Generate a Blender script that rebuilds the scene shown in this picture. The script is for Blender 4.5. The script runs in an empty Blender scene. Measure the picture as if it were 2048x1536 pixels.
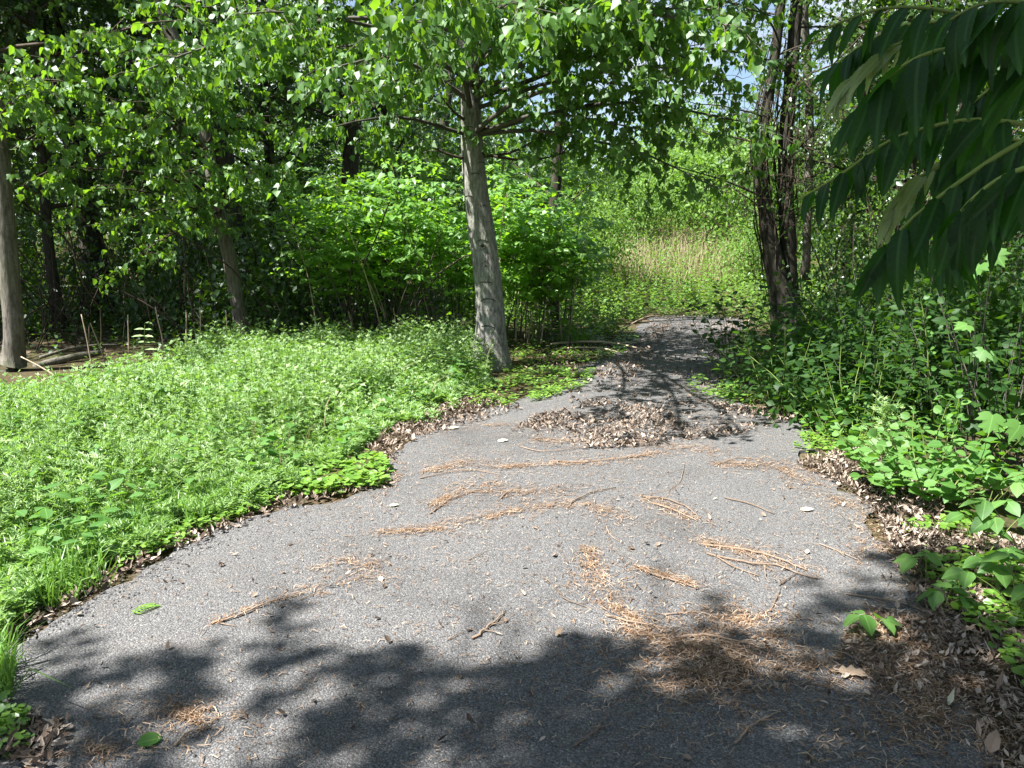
import bpy, math, random
import numpy as np
from mathutils import Vector, Matrix

# ------------------------------------------------------------------ camera, sky, sun, exposure
sc = bpy.context.scene
COL = sc.collection
EYE = np.array([0.0, 0.0, 1.55]); PITCH = math.radians(10.2); FPX = 1607.0   # photo 2048x1536
cam = bpy.data.cameras.new('camera'); camo = bpy.data.objects.new('camera', cam); COL.objects.link(camo)
camo.location = EYE; camo.rotation_euler = (math.pi / 2 - PITCH, 0, 0)
cam.sensor_width = 36.0; cam.lens = 36.0 * FPX / 2048; cam.clip_start = 0.05; cam.clip_end = 900
sc.camera = camo
SUN_EL = 58.0
SUN_AZ = 245.0                                      # compass bearing of the sun: +Y is 0, +X is 90 (left, a little behind)
az, el = math.radians(SUN_AZ), math.radians(SUN_EL)
SUNV = np.array([math.sin(az) * math.cos(el), math.cos(az) * math.cos(el), math.sin(el)])
w = bpy.data.worlds.new('World'); sc.world = w; w.use_nodes = True
nt = w.node_tree; nt.nodes.clear()
out = nt.nodes.new('ShaderNodeOutputWorld'); bg = nt.nodes.new('ShaderNodeBackground')
sky = nt.nodes.new('ShaderNodeTexSky'); sky.sky_type = 'NISHITA'; sky.sun_disc = False
sky.sun_elevation = el; sky.sun_rotation = az; sky.air_density = 1.0; sky.dust_density = 0.6; sky.ozone_density = 1.5
tc = nt.nodes.new('ShaderNodeTexCoord'); cn = nt.nodes.new('ShaderNodeTexNoise')
cn.inputs['Scale'].default_value = 3.0; cn.inputs['Detail'].default_value = 6; cn.inputs['Roughness'].default_value = 0.55
cr = nt.nodes.new('ShaderNodeValToRGB'); cr.color_ramp.elements[0].position = 0.46; cr.color_ramp.elements[1].position = 0.60
cr.color_ramp.elements[1].color = (0.9, 0.9, 0.9, 1); cr.color_ramp.elements[0].color = (0.0, 0.0, 0.0, 1)
mx = nt.nodes.new('ShaderNodeMix'); mx.data_type = 'RGBA'; mx.inputs['B'].default_value = (6.0, 6.2, 6.6, 1)
nt.links.new(tc.outputs['Generated'], cn.inputs['Vector']); nt.links.new(cn.outputs['Fac'], cr.inputs['Fac'])
nt.links.new(cr.outputs['Color'], mx.inputs['Factor']); nt.links.new(sky.outputs['Color'], mx.inputs['A'])
nt.links.new(mx.outputs['Result'], bg.inputs['Color']); bg.inputs['Strength'].default_value = 0.05
nt.links.new(bg.outputs['Background'], out.inputs['Surface'])
sl = bpy.data.lights.new('sun', 'SUN'); sl.energy = 5.0; sl.angle = math.radians(0.53); sl.color = (1.0, 0.96, 0.90)
so = bpy.data.objects.new('sun', sl); COL.objects.link(so)
so.rotation_euler = Vector(SUNV).to_track_quat('Z', 'Y').to_euler(); so.location = (-8, -4, 14)
sc.view_settings.view_transform = 'Standard'; sc.view_settings.look = 'None'
sc.view_settings.exposure = 1.95; sc.view_settings.gamma = 1.0; sc.view_settings.use_curve_mapping = False
sc.render.engine = 'CYCLES'
cy = sc.cycles
cy.max_bounces = 3; cy.diffuse_bounces = 2; cy.glossy_bounces = 2; cy.transmission_bounces = 4; cy.transparent_max_bounces = 4
cy.caustics_reflective = False; cy.caustics_refractive = False; cy.sample_clamp_indirect = 6.0
cy.use_denoising = True

# ------------------------------------------------------------------ helpers
rng = np.random.default_rng(11); random.seed(11)
U = rng.uniform; N_ = rng.normal
cp, sp = math.cos(PITCH), math.sin(PITCH)
def ray(px, py):
    u = (px - 1024) / FPX; v = -(py - 768) / FPX
    return np.array([u, cp + v * sp, -sp + v * cp])
def G(px, py, z=0.0):                               # point of the ground seen at that place of the photo
    d = ray(px, py); t = (z - EYE[2]) / d[2]; return EYE + d * t
def P(px, py, y):                                   # point at forward distance y
    d = ray(px, py); return EYE + d * (y / d[1])
def project(p):                                     # -> photo pixel x, y and depth
    q = p - EYE; dep = q[:, 1] * cp - q[:, 2] * sp; upv = q[:, 1] * sp + q[:, 2] * cp
    dep = np.where(dep < 0.05, 0.05, dep)
    return 1024 + FPX * q[:, 0] / dep, 768 - FPX * upv / dep, dep
_lat = np.random.default_rng(3).random((64, 64))
def vnoise(x, y, s=1.0, o=0):
    x = np.asarray(x, float) / s + 17.3 + o; y = np.asarray(y, float) / s + 9.1 + o * 2
    i = np.floor(x).astype(int); j = np.floor(y).astype(int); fx = x - i; fy = y - j
    fx = fx * fx * (3 - 2 * fx); fy = fy * fy * (3 - 2 * fy)
    a = _lat[i % 64, j % 64]; b = _lat[(i + 1) % 64, j % 64]; c = _lat[i % 64, (j + 1) % 64]; d = _lat[(i + 1) % 64, (j + 1) % 64]
    return (a * (1 - fx) + b * fx) * (1 - fy) + (c * (1 - fx) + d * fx) * fy
def sstep(a, b, x):
    t = np.clip((np.asarray(x, float) - a) / (b - a), 0, 1); return t * t * (3 - 2 * t)
def terr(x, y):
    x = np.asarray(x, float); y = np.asarray(y, float)
    h = 2.7 * sstep(16.5, 36, y + 0.15 * x)
    h = h + 0.10 * (vnoise(x, y, 2.2) - 0.5) * sstep(9.5, 13, y) * (1 - sstep(-1.5, 0.5, x) * (1 - sstep(17, 19, y)))
    return h
def inpoly(poly, x, y):
    poly = np.asarray(poly); c = np.zeros(len(x), bool); n = len(poly); j = n - 1
    for i in range(n):
        xi, yi = poly[i][:2]; xj, yj = poly[j][:2]
        c ^= ((yi > y) != (yj > y)) & (x < (xj - xi) * (y - yi) / (yj - yi + 1e-12) + xi); j = i
    return c
def sample_poly(poly, n, dens=None):
    poly = np.asarray(poly)[:, :2]; lo = poly.min(0); hi = poly.max(0); X = []; tot = 0
    for _ in range(60):
        q = lo + (hi - lo) * rng.random((n * 2 + 50, 2)); q = q[inpoly(poly, q[:, 0], q[:, 1])]
        if dens is not None: q = q[rng.random(len(q)) < dens(q[:, 0], q[:, 1])]
        X.append(q); tot += len(q)
        if tot >= n: break
    return np.concatenate(X)[:n]
def gp(pts, z=0.0): return np.array([G(a, b, z) for a, b in pts])
def unit(v): return v / (np.linalg.norm(v, axis=-1, keepdims=True) + 1e-9)

# a "group" of geometry: (verts, loops, sizes, material index, smooth, luv)
def grp(v, l, s, m=0, smooth=False, luv=None):
    v = np.asarray(v, np.float32).reshape(-1, 3)
    return (v, np.asarray(l, np.int32), np.asarray(s, np.int32), m, smooth, np.zeros_like(v) if luv is None else np.asarray(luv, np.float32))
def mesh(name, groups, mats, off=None):
    groups = [g for g in groups if len(g[2])]
    me = bpy.data.meshes.new(name)
    nv = 0; V = []; L = []; S = []; M = []; SM = []; A = []
    for v, l, s, m, sm, luv in groups:
        V.append(v); L.append(l + nv); S.append(s); M.append(np.full(len(s), m, np.int32)); SM.append(np.full(len(s), sm)); A.append(luv); nv += len(v)
    V = np.concatenate(V); L = np.concatenate(L); S = np.concatenate(S); M = np.concatenate(M); SM = np.concatenate(SM); A = np.concatenate(A)
    if off is not None: V = V - np.asarray(off, np.float32)
    me.vertices.add(len(V)); me.vertices.foreach_set('co', V.astype(np.float32).ravel())
    me.loops.add(len(L)); me.loops.foreach_set('vertex_index', L.astype(np.int32))
    me.polygons.add(len(S)); st = np.concatenate([[0], np.cumsum(S)[:-1]]).astype(np.int32)
    me.polygons.foreach_set('loop_start', st); me.polygons.foreach_set('material_index', M); me.polygons.foreach_set('use_smooth', SM)
    at = me.attributes.new('luv', 'FLOAT_VECTOR', 'POINT'); at.data.foreach_set('vector', A.astype(np.float32).ravel())
    for m in (mats if isinstance(mats, (list, tuple)) else [mats]): me.materials.append(m)
    me.update(calc_edges=True); me.validate()
    return me
def tag(o, label=None, cat=None, group=None, kind=None):
    if label: o['label'] = label
    if cat: o['category'] = cat
    if group: o['group'] = group
    if kind: o['kind'] = kind
    return o
def link(name, me, parent=None, matrix=None):
    o = bpy.data.objects.new(name, me); COL.objects.link(o)
    if parent is not None: o.parent = parent
    if matrix is not None: o.matrix_local = matrix
    return o
def thing(name, loc, label, cat, group=None):
    o = bpy.data.objects.new(name, None); COL.objects.link(o); o.location = [float(t) for t in loc]; o.empty_display_size = 0.2
    o['label'] = label; o['category'] = cat
    if group: o['group'] = group
    return o
def part(name, groups, mats, root, kind=None, base=None):
    b = np.array(root.location if base is None else base)
    o = link(name, mesh(name, groups, mats, b), root)
    if kind: o['kind'] = kind
    return o
def tube(pts, rad, sides=6, m=0, cap=True, rough=0.0):
    pts = np.asarray(pts, float); rad = np.broadcast_to(np.asarray(rad, float), (len(pts),))
    t = unit(np.gradient(pts, axis=0)); ref = np.where(np.abs(t[:, 2:3]) > 0.95, [[1.0, 0, 0]], [[0, 0, 1.0]])
    a = unit(np.cross(t, ref)); b = np.cross(t, a)
    an = np.arange(sides) * 2 * math.pi / sides
    rr = rad[:, None] * (1 + rough * N_(0, 1, (len(pts), sides))) if rough else rad[:, None] * np.ones((1, sides))
    v = pts[:, None, :] + rr[..., None] * (np.cos(an)[None, :, None] * a[:, None, :] + np.sin(an)[None, :, None] * b[:, None, :])
    n = len(pts); i = np.arange(n - 1)[:, None] * sides; k = np.arange(sides)[None, :]; k2 = (k + 1) % sides
    q = np.stack([i + k, i + k2, i + sides + k2, i + sides + k], -1).reshape(-1, 4)
    l = q.ravel(); s = np.full(len(q), 4)
    if cap and sides > 2:
        l = np.concatenate([l, np.arange(sides)[::-1], (n - 1) * sides + np.arange(sides)]); s = np.concatenate([s, [sides, sides]])
    return grp(v, l, s, m, True)
def smooth_path(pts, n):
    pts = np.asarray(pts, float); d = np.concatenate([[0], np.cumsum(np.linalg.norm(np.diff(pts, axis=0), axis=1))]); t = np.linspace(0, d[-1], n)
    q = np.stack([np.interp(t, d, pts[:, k]) for k in range(pts.shape[1])], 1)
    for _ in range(2): q[1:-1] = 0.25 * q[:-2] + 0.5 * q[1:-1] + 0.25 * q[2:]
    return q
# leaf templates: verts (x across, y along, z up), faces
def leaf_tmpl(outline, fold=0.18, bend=0.15):
    """outline: half-width at stations y; a blade folded on its midrib"""
    ys = [o[0] for o in outline]; n = len(ys); v = []; f = []
    mid = []; le = []; ri = []
    for y, wd in outline:
        z = -bend * y * y
        mid.append(len(v)); v.append((0, y, z))
        if wd > 1e-6:
            le.append(len(v)); v.append((-wd, y, z + fold * wd)); ri.append(len(v)); v.append((wd, y, z + fold * wd))
        else: le.append(mid[-1]); ri.append(mid[-1])
    for i in range(n - 1):
        for side, rev in ((le, False), (ri, True)):
            q = [mid[i], mid[i + 1], side[i + 1], side[i]]; q2 = []
            for k in q:
                if k not in q2: q2.append(k)
            if len(q2) > 2: f.append(q2[::-1] if rev else q2)
    return np.array(v, float), f
def rhombs(lst):
    v = []; f = []
    for (x0, y0, x1, y1, wd) in lst:
        d = np.array([x1 - x0, y1 - y0]); nrm = np.array([-d[1], d[0]]) / np.linalg.norm(d) * wd; m = np.array([x0, y0]) + d * 0.5
        k = len(v); v += [(x0, y0, 0), (m[0] - nrm[0], m[1] - nrm[1], 0.02), (x1, y1, -0.12 * (x1 * x1 + y1 * y1)), (m[0] + nrm[0], m[1] + nrm[1], 0.02)]
        f.append([k, k + 1, k + 2, k + 3])
    return np.array(v, float), f
def fan(radii, bowl=0.1):
    n = len(radii); v = [(0, 0.5, 0)]; f = []
    for i, r in enumerate(radii):
        a = -math.pi / 2 + 2 * math.pi * (i + 0.5) / n
        v.append((0.5 * r * math.cos(a), 0.5 + 0.5 * r * math.sin(a), bowl * r * (0.7 + 0.6 * (i % 2))))
    for i in range(n): f.append([0, 1 + i, 1 + (i + 1) % n])
    return np.array(v, float), f
T_POP = leaf_tmpl([(0, 0.02), (0.10, 0.40), (0.30, 0.50), (0.62, 0.30), (1.0, 0)], 0.22, 0.12)     # deltoid
T_POPS = leaf_tmpl([(0, 0.03), (0.22, 0.48), (1.0, 0)], 0.22, 0.12)
T_QUAD = rhombs([(0, 0, 0, 1, 0.34)])
T_KNOTS = leaf_tmpl([(0, 0.05), (0.30, 0.40), (1.0, 0)], 0.20, 0.22)
T_KNOT = leaf_tmpl([(0, 0.05), (0.06, 0.30), (0.35, 0.40), (0.72, 0.22), (1.0, 0)], 0.20, 0.22)    # broad ovate
T_OV = leaf_tmpl([(0, 0.0), (0.40, 0.30), (1.0, 0)], 0.25, 0.15)
T_ROUND = leaf_tmpl([(0, 0.03), (0.18, 0.36), (0.5, 0.45), (0.82, 0.30), (1.0, 0.02)], 0.22, 0.12)
T_TRI = leaf_tmpl([(0, 0.0), (0.12, 0.22), (0.42, 0.36), (0.72, 0.24), (1.0, 0)], 0.16, 0.25)
T_LONG = leaf_tmpl([(0, 0.0), (0.3, 0.16), (0.65, 0.14), (1.0, 0)], 0.2, 0.2)
T_MUG = rhombs([(0, 0, 0, 1, 0.10), (0, 0.38, 0.42, 0.86, 0.075), (0, 0.38, -0.42, 0.86, 0.075), (0, 0.18, 0.34, 0.46, 0.07), (0, 0.18, -0.34, 0.46, 0.07)])
T_MUG2 = rhombs([(0, 0, 0, 1, 0.15), (0, 0.25, 0.42, 0.72, 0.11), (0, 0.25, -0.42, 0.72, 0.11)])
T_IVY = fan([1.0, 0.93, 1.0, 0.92, 1.0, 0.94, 0.55], 0.08)
def serrated(lobes=11, L=1.0, W=0.16, fold=0.25, bend=0.5):
    ol = []
    for i in range(lobes * 2 + 1):
        y = i / (lobes * 2); wd = W * (math.sin(math.pi * min(1, y ** 0.75)) ** 0.8) * (1.06 if i % 2 else 0.93)
        ol.append((y, max(wd, 0) if 0 < i < lobes * 2 else 0.0))
    return leaf_tmpl(ol, fold, bend)
T_SUM = [serrated(9, 1, 0.150, 0.28, b) for b in (0.22, 0.40, 0.6)]
_lob = [(0.0, 0.0), (0.16, -0.16), (0.36, -0.12), (0.62, 0.10), (0.52, 0.22), (0.72, 0.48), (0.50, 0.44), (0.34, 0.40), (0.36, 0.72), (0.20, 0.66), (0.0, 1.05)]
def lobed():
    pts = _lob + [(-x, y) for x, y in _lob[-2:0:-1]]
    v = [(0, 0.28, 0.05)] + [(x, y, -0.10 * (x * x + y * y)) for x, y in pts]; n = len(pts)
    return np.array(v, float), [[0, 1 + i, 1 + (i + 1) % n] for i in range(n)]
T_LOB = lobed()

def leaves(tm, pos, tip, nrm, size, m=0, rnd=None):
    v, f = tm; pos = np.asarray(pos); n = len(pos)
    if n == 0: return grp(np.zeros((0, 3)), [], [])
    t = unit(np.asarray(tip)); nn = np.asarray(nrm); nn = unit(nn - t * (nn * t).sum(1, keepdims=True)); b = np.cross(t, nn)
    sz = np.broadcast_to(np.asarray(size, float), (n,))[:, None, None]
    V = pos[:, None, :] + sz * (v[None, :, 0:1] * b[:, None, :] + v[None, :, 1:2] * t[:, None, :] + v[None, :, 2:3] * nn[:, None, :])
    lf = np.concatenate([np.array(x) for x in f]); ss = np.array([len(x) for x in f])
    L = (lf[None, :] + (np.arange(n) * len(v))[:, None]).ravel(); S = np.tile(ss, n)
    r = rng.random(n) if rnd is None else rnd
    luv = np.empty((n, len(v), 3)); luv[:, :, 0] = v[None, :, 0]; luv[:, :, 1] = v[None, :, 1]; luv[:, :, 2] = r[:, None]
    return grp(V, L, S, m, not (len(v) in (12, 20, 4)), luv.reshape(-1, 3))
def tmpl_mesh(name, tm, mat):
    v, f = tm; luv = np.stack([v[:, 0], v[:, 1], np.zeros(len(v))], 1)
    return mesh(name, [grp(v, np.concatenate([np.array(x) for x in f]), [len(x) for x in f], 0, True, luv)], mat)
def leaf_matrix(pos, tip, nrm, size):
    t = np.asarray(tip) / np.linalg.norm(tip); n = nrm - t * np.dot(nrm, t); n = n / np.linalg.norm(n); b = np.cross(t, n)
    M = np.eye(4); M[:3, 0] = b * size; M[:3, 1] = t * size; M[:3, 2] = n * size; M[:3, 3] = pos
    return M
def single_leaves(root, me, pos, tip, nrm, size, name='leaf', parent=None):
    b = np.array(root.location); size = np.broadcast_to(np.asarray(size, float), (len(pos),))
    for i in range(len(pos)):
        M = leaf_matrix(pos[i] - b, tip[i], nrm[i], size[i])
        o = bpy.data.objects.new(name, me); COL.objects.link(o); o.parent = root if parent is None else parent; o.matrix_local = Matrix(M.tolist())
def split_leaves(root, tm, mat, pos, tip, nrm, size, k=300, me=None, name='leaf', rest='foliage', tms=None):
    """the k leaves that show largest become parts of their own, the rest one part"""
    size = np.broadcast_to(np.asarray(size, float), (len(pos),))
    px, py, dep = project(pos); vis = (px > 5) & (px < 2043) & (py > 5) & (py < 1530) & (dep > 0.3)
    sc_ = np.where(vis, size / dep, -1) * (0.8 + 0.2 * rng.random(len(pos)))
    idx = np.argsort(-sc_)[:k]; idx = idx[sc_[idx] > 0]
    if len(idx): single_leaves(root, me or tmpl_mesh(name, tm, mat), pos[idx], tip[idx], nrm[idx], size[idx], name)
    keep = np.ones(len(pos), bool); keep[idx] = False
    if keep.any(): part(rest, [leaves(tms or tm, pos[keep], tip[keep], nrm[keep], size[keep])], mat, root, 'stuff')

# ------------------------------------------------------------------ materials
def newmat(name):
    m = bpy.data.materials.new(name); m.use_nodes = True; m.node_tree.nodes.clear(); return m, m.node_tree
def nd(t, k, **kw):
    n = t.nodes.new(k)
    for a, b in kw.items(): setattr(n, a, b)
    return n
def mixc(t, fac, a, b):
    n = nd(t, 'ShaderNodeMix', data_type='RGBA')
    for s, x in (('Factor', fac), ('A', a), ('B', b)):
        if hasattr(x, 'links') or hasattr(x, 'is_linked'): t.links.new(x, n.inputs[s])
        else: n.inputs[s].default_value = x if s == 'Factor' else (*x, 1)
    return n.outputs['Result']
def ramp(t, fac, stops):
    n = nd(t, 'ShaderNodeValToRGB'); e = n.color_ramp.elements
    e[0].position, e[0].color = stops[0][0], (*stops[0][1], 1); e[1].position, e[1].color = stops[-1][0], (*stops[-1][1], 1)
    for p, c in stops[1:-1]: k = e.new(p); k.color = (*c, 1)
    t.links.new(fac, n.inputs['Fac']); return n.outputs['Color']
def math_(t, op, a, b=0.0):
    n = nd(t, 'ShaderNodeMath', operation=op)
    for i, x in enumerate((a, b)):
        if hasattr(x, 'is_linked'): t.links.new(x, n.inputs[i])
        else: n.inputs[i].default_value = x
    return n.outputs[0]
def leaf_mat(name, c1, c2, tr, gloss=0.06, rough=0.35, tfac=0.45, rib=0.25):
    m, t = newmat(name)
    at = nd(t, 'ShaderNodeAttribute', attribute_name='luv'); sx = nd(t, 'ShaderNodeSeparateXYZ'); t.links.new(at.outputs['Vector'], sx.inputs[0])
    oi = nd(t, 'ShaderNodeObjectInfo'); r = math_(t, 'FRACT', math_(t, 'ADD', sx.outputs['Z'], oi.outputs['Random']))
    col = mixc(t, r, c1, c2)
    ax = math_(t, 'ABSOLUTE', sx.outputs['X'])
    if rib:
        mid = math_(t, 'LESS_THAN', ax, 0.022)
        vv = math_(t, 'FRACT', math_(t, 'SUBTRACT', math_(t, 'MULTIPLY', sx.outputs['Y'], 9.0), math_(t, 'MULTIPLY', ax, 7.0)))
        vein = math_(t, 'MULTIPLY', math_(t, 'LESS_THAN', vv, 0.14), 0.4)
        col = mixc(t, math_(t, 'MULTIPLY', math_(t, 'MAXIMUM', mid, vein), rib), col, tuple(min(1, x * 2.2 + 0.03) for x in c2))
    ge = nd(t, 'ShaderNodeNewGeometry')
    col2 = mixc(t, math_(t, 'MULTIPLY', ge.outputs['Backfacing'], 0.45), col, tuple(x * 1.15 + 0.025 for x in c2))
    df = nd(t, 'ShaderNodeBsdfDiffuse'); t.links.new(col2, df.inputs['Color'])
    tl = nd(t, 'ShaderNodeBsdfTranslucent'); t.links.new(mixc(t, math_(t, 'MULTIPLY', r, 0.5), tr, tuple(x * 1.5 for x in tr)), tl.inputs['Color'])
    mx = nd(t, 'ShaderNodeMixShader'); mx.inputs[0].default_value = tfac; t.links.new(df.outputs[0], mx.inputs[1]); t.links.new(tl.outputs[0], mx.inputs[2])
    gl = nd(t, 'ShaderNodeBsdfGlossy'); gl.inputs['Roughness'].default_value = rough; gl.inputs['Color'].default_value = (0.9, 0.95, 1, 1)
    lw = nd(t, 'ShaderNodeLayerWeight'); lw.inputs['Blend'].default_value = 0.5
    fc = math_(t, 'ADD', math_(t, 'MULTIPLY', math_(t, 'POWER', lw.outputs['Facing'], 3.0), gloss * 4), gloss)
    m2 = nd(t, 'ShaderNodeMixShader'); t.links.new(fc, m2.inputs[0]); t.links.new(mx.outputs[0], m2.inputs[1]); t.links.new(gl.outputs[0], m2.inputs[2])
    o = nd(t, 'ShaderNodeOutputMaterial'); t.links.new(m2.outputs[0], o.inputs['Surface'])
    return m
def principled(t, col, rough=0.8, bump=None, dist=0.01, strength=0.6, spec=0.25):
    b = nd(t, 'ShaderNodeBsdfPrincipled'); b.inputs['Roughness'].default_value = rough; b.inputs['Specular IOR Level'].default_value = spec
    if hasattr(col, 'is_linked'): t.links.new(col, b.inputs['Base Color'])
    else: b.inputs['Base Color'].default_value = (*col, 1)
    if bump is not None:
        bp = nd(t, 'ShaderNodeBump'); bp.inputs['Strength'].default_value = strength; bp.inputs['Distance'].default_value = dist
        t.links.new(bump, bp.inputs['Height']); t.links.new(bp.outputs[0], b.inputs['Normal'])
    o = nd(t, 'ShaderNodeOutputMaterial'); t.links.new(b.outputs[0], o.inputs['Surface']); return b
def objco(t, scale=(1, 1, 1)):
    c = nd(t, 'ShaderNodeTexCoord'); mp = nd(t, 'ShaderNodeMapping'); mp.inputs['Scale'].default_value = scale
    t.links.new(c.outputs['Object'], mp.inputs['Vector']); return mp.outputs['Vector']
def noise(t, vec, s, d=4, r=0.55):
    n = nd(t, 'ShaderNodeTexNoise'); n.inputs['Scale'].default_value = s; n.inputs['Detail'].default_value = d; n.inputs['Roughness'].default_value = r
    t.links.new(vec, n.inputs['Vector']); return n.outputs['Fac']
def bark_mat(name, c1, c2, c3, vs=7.0, bump=0.012):
    m, t = newmat(name); v = objco(t, (1, 1, 0.22)); n1 = noise(t, v, vs * 4, 5, 0.65); v2 = objco(t); n2 = noise(t, v2, 2.2, 3); n3 = noise(t, objco(t, (1, 1, 3.0)), 9, 3)
    col = ramp(t, n1, [(0.32, c1), (0.5, c2), (0.68, c3)])
    col = mixc(t, math_(t, 'MULTIPLY', math_(t, 'GREATER_THAN', n3, 0.62), 0.35), col, c1)
    col = mixc(t, ramp(t, n2, [(0.45, (0, 0, 0)), (0.7, (0.5, 0.5, 0.5))]), col, (c2[0] * 0.8, c2[1] * 1.0, c2[2] * 0.65))
    principled(t, col, 0.9, n1, bump, 0.9, 0.15); return m
def twig_mat(name, c1, c2):
    m, t = newmat(name); n1 = noise(t, objco(t), 25, 3); oi = nd(t, 'ShaderNodeObjectInfo')
    col = mixc(t, n1, c1, c2); hs = nd(t, 'ShaderNodeHueSaturation'); t.links.new(col, hs.inputs['Color'])
    t.links.new(math_(t, 'ADD', math_(t, 'MULTIPLY', oi.outputs['Random'], 0.6), 0.7), hs.inputs['Value'])
    principled(t, hs.outputs[0], 0.85, n1, 0.003, 0.5, 0.2); return m
def litter_mat(name, stops):
    m, t = newmat(name); at = nd(t, 'ShaderNodeAttribute', attribute_name='luv'); sx = nd(t, 'ShaderNodeSeparateXYZ'); t.links.new(at.outputs['Vector'], sx.inputs[0])
    oi = nd(t, 'ShaderNodeObjectInfo'); r = math_(t, 'FRACT', math_(t, 'ADD', sx.outputs['Z'], oi.outputs['Random']))
    principled(t, ramp(t, r, stops), 0.85, None, spec=0.15); return m

M_POP = leaf_mat('poplar_leaf', (0.030, 0.085, 0.014), (0.070, 0.160, 0.022), (0.20, 0.40, 0.015), 0.03, 0.48, 0.40)
M_POP2 = leaf_mat('poplar_leaf_light', (0.040, 0.105, 0.016), (0.085, 0.185, 0.028), (0.22, 0.43, 0.018), 0.03, 0.48, 0.40)
M_KNOT = leaf_mat('knotweed_leaf', (0.060, 0.160, 0.016), (0.130, 0.275, 0.032), (0.28, 0.56, 0.018), 0.04, 0.45, 0.46)
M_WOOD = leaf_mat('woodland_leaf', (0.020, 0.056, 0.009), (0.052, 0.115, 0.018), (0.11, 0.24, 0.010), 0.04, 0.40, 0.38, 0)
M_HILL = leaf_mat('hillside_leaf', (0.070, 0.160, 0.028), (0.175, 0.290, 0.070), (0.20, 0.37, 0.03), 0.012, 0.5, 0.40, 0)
M_MUG = leaf_mat('mugwort_leaf', (0.140, 0.270, 0.062), (0.350, 0.475, 0.210), (0.27, 0.47, 0.06), 0.035, 0.52, 0.42, 0)
M_IVY = leaf_mat('ground_cover_leaf', (0.090, 0.210, 0.022), (0.190, 0.340, 0.045), (0.26, 0.45, 0.03), 0.05, 0.40, 0.40, 0)
M_ROUND = leaf_mat('round_leaf', (0.055, 0.150, 0.026), (0.130, 0.260, 0.065), (0.15, 0.34, 0.02), 0.015, 0.5, 0.42)
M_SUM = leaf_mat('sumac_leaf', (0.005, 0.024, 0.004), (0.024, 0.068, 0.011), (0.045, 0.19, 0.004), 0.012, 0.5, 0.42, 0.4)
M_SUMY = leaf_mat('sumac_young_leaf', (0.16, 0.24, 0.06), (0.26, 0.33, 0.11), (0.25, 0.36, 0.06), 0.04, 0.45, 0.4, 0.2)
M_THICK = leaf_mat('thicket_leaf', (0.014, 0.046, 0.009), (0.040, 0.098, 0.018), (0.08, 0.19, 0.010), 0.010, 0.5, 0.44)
M_GRASS = leaf_mat('grass_blade', (0.07, 0.17, 0.025), (0.13, 0.27, 0.04), (0.16, 0.32, 0.02), 0.04, 0.4, 0.35, 0)
M_DRY = leaf_mat('dry_grass_blade', (0.24, 0.20, 0.11), (0.42, 0.36, 0.23), (0.3, 0.22, 0.1), 0.02, 0.6, 0.25, 0)
M_BARK = bark_mat('pale_grey_bark', (0.085, 0.082, 0.076), (0.235, 0.228, 0.214), (0.40, 0.39, 0.37), 9.0, 0.03)
M_BARK2 = bark_mat('brown_grey_bark', (0.060, 0.054, 0.045), (0.130, 0.120, 0.102), (0.200, 0.188, 0.164))
M_BARKD = bark_mat('dark_bark', (0.020, 0.018, 0.015), (0.046, 0.041, 0.034), (0.085, 0.076, 0.064), 6)
M_TWIG = twig_mat('twig_bark', (0.055, 0.051, 0.043), (0.115, 0.108, 0.092))
M_TWIGD = twig_mat('dark_twig_bark', (0.030, 0.024, 0.018), (0.085, 0.068, 0.050))
M_STICK = twig_mat('dry_stick', (0.12, 0.085, 0.060), (0.27, 0.205, 0.155))
M_PALE = twig_mat('pale_stalk', (0.36, 0.28, 0.19), (0.52, 0.43, 0.32))
M_STEM = twig_mat('green_stem', (0.09, 0.15, 0.035), (0.17, 0.20, 0.06))
M_RACH = twig_mat('leaf_stalk', (0.16, 0.24, 0.05), (0.22, 0.28, 0.08))
M_NEEDLE = litter_mat('catkin_litter', [(0, (0.07, 0.042, 0.024)), (0.4, (0.185, 0.115, 0.070)), (0.75, (0.29, 0.200, 0.130)), (1, (0.44, 0.35, 0.27))])
M_DEAD = litter_mat('dead_leaf_litter', [(0, (0.045, 0.034, 0.026)), (0.4, (0.115, 0.085, 0.064)), (0.75, (0.24, 0.188, 0.148)), (1, (0.42, 0.36, 0.31))])
M_STONE = litter_mat('stone_chip', [(0, (0.05, 0.05, 0.052)), (0.7, (0.12, 0.12, 0.12)), (1, (0.28, 0.275, 0.27))])

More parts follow.
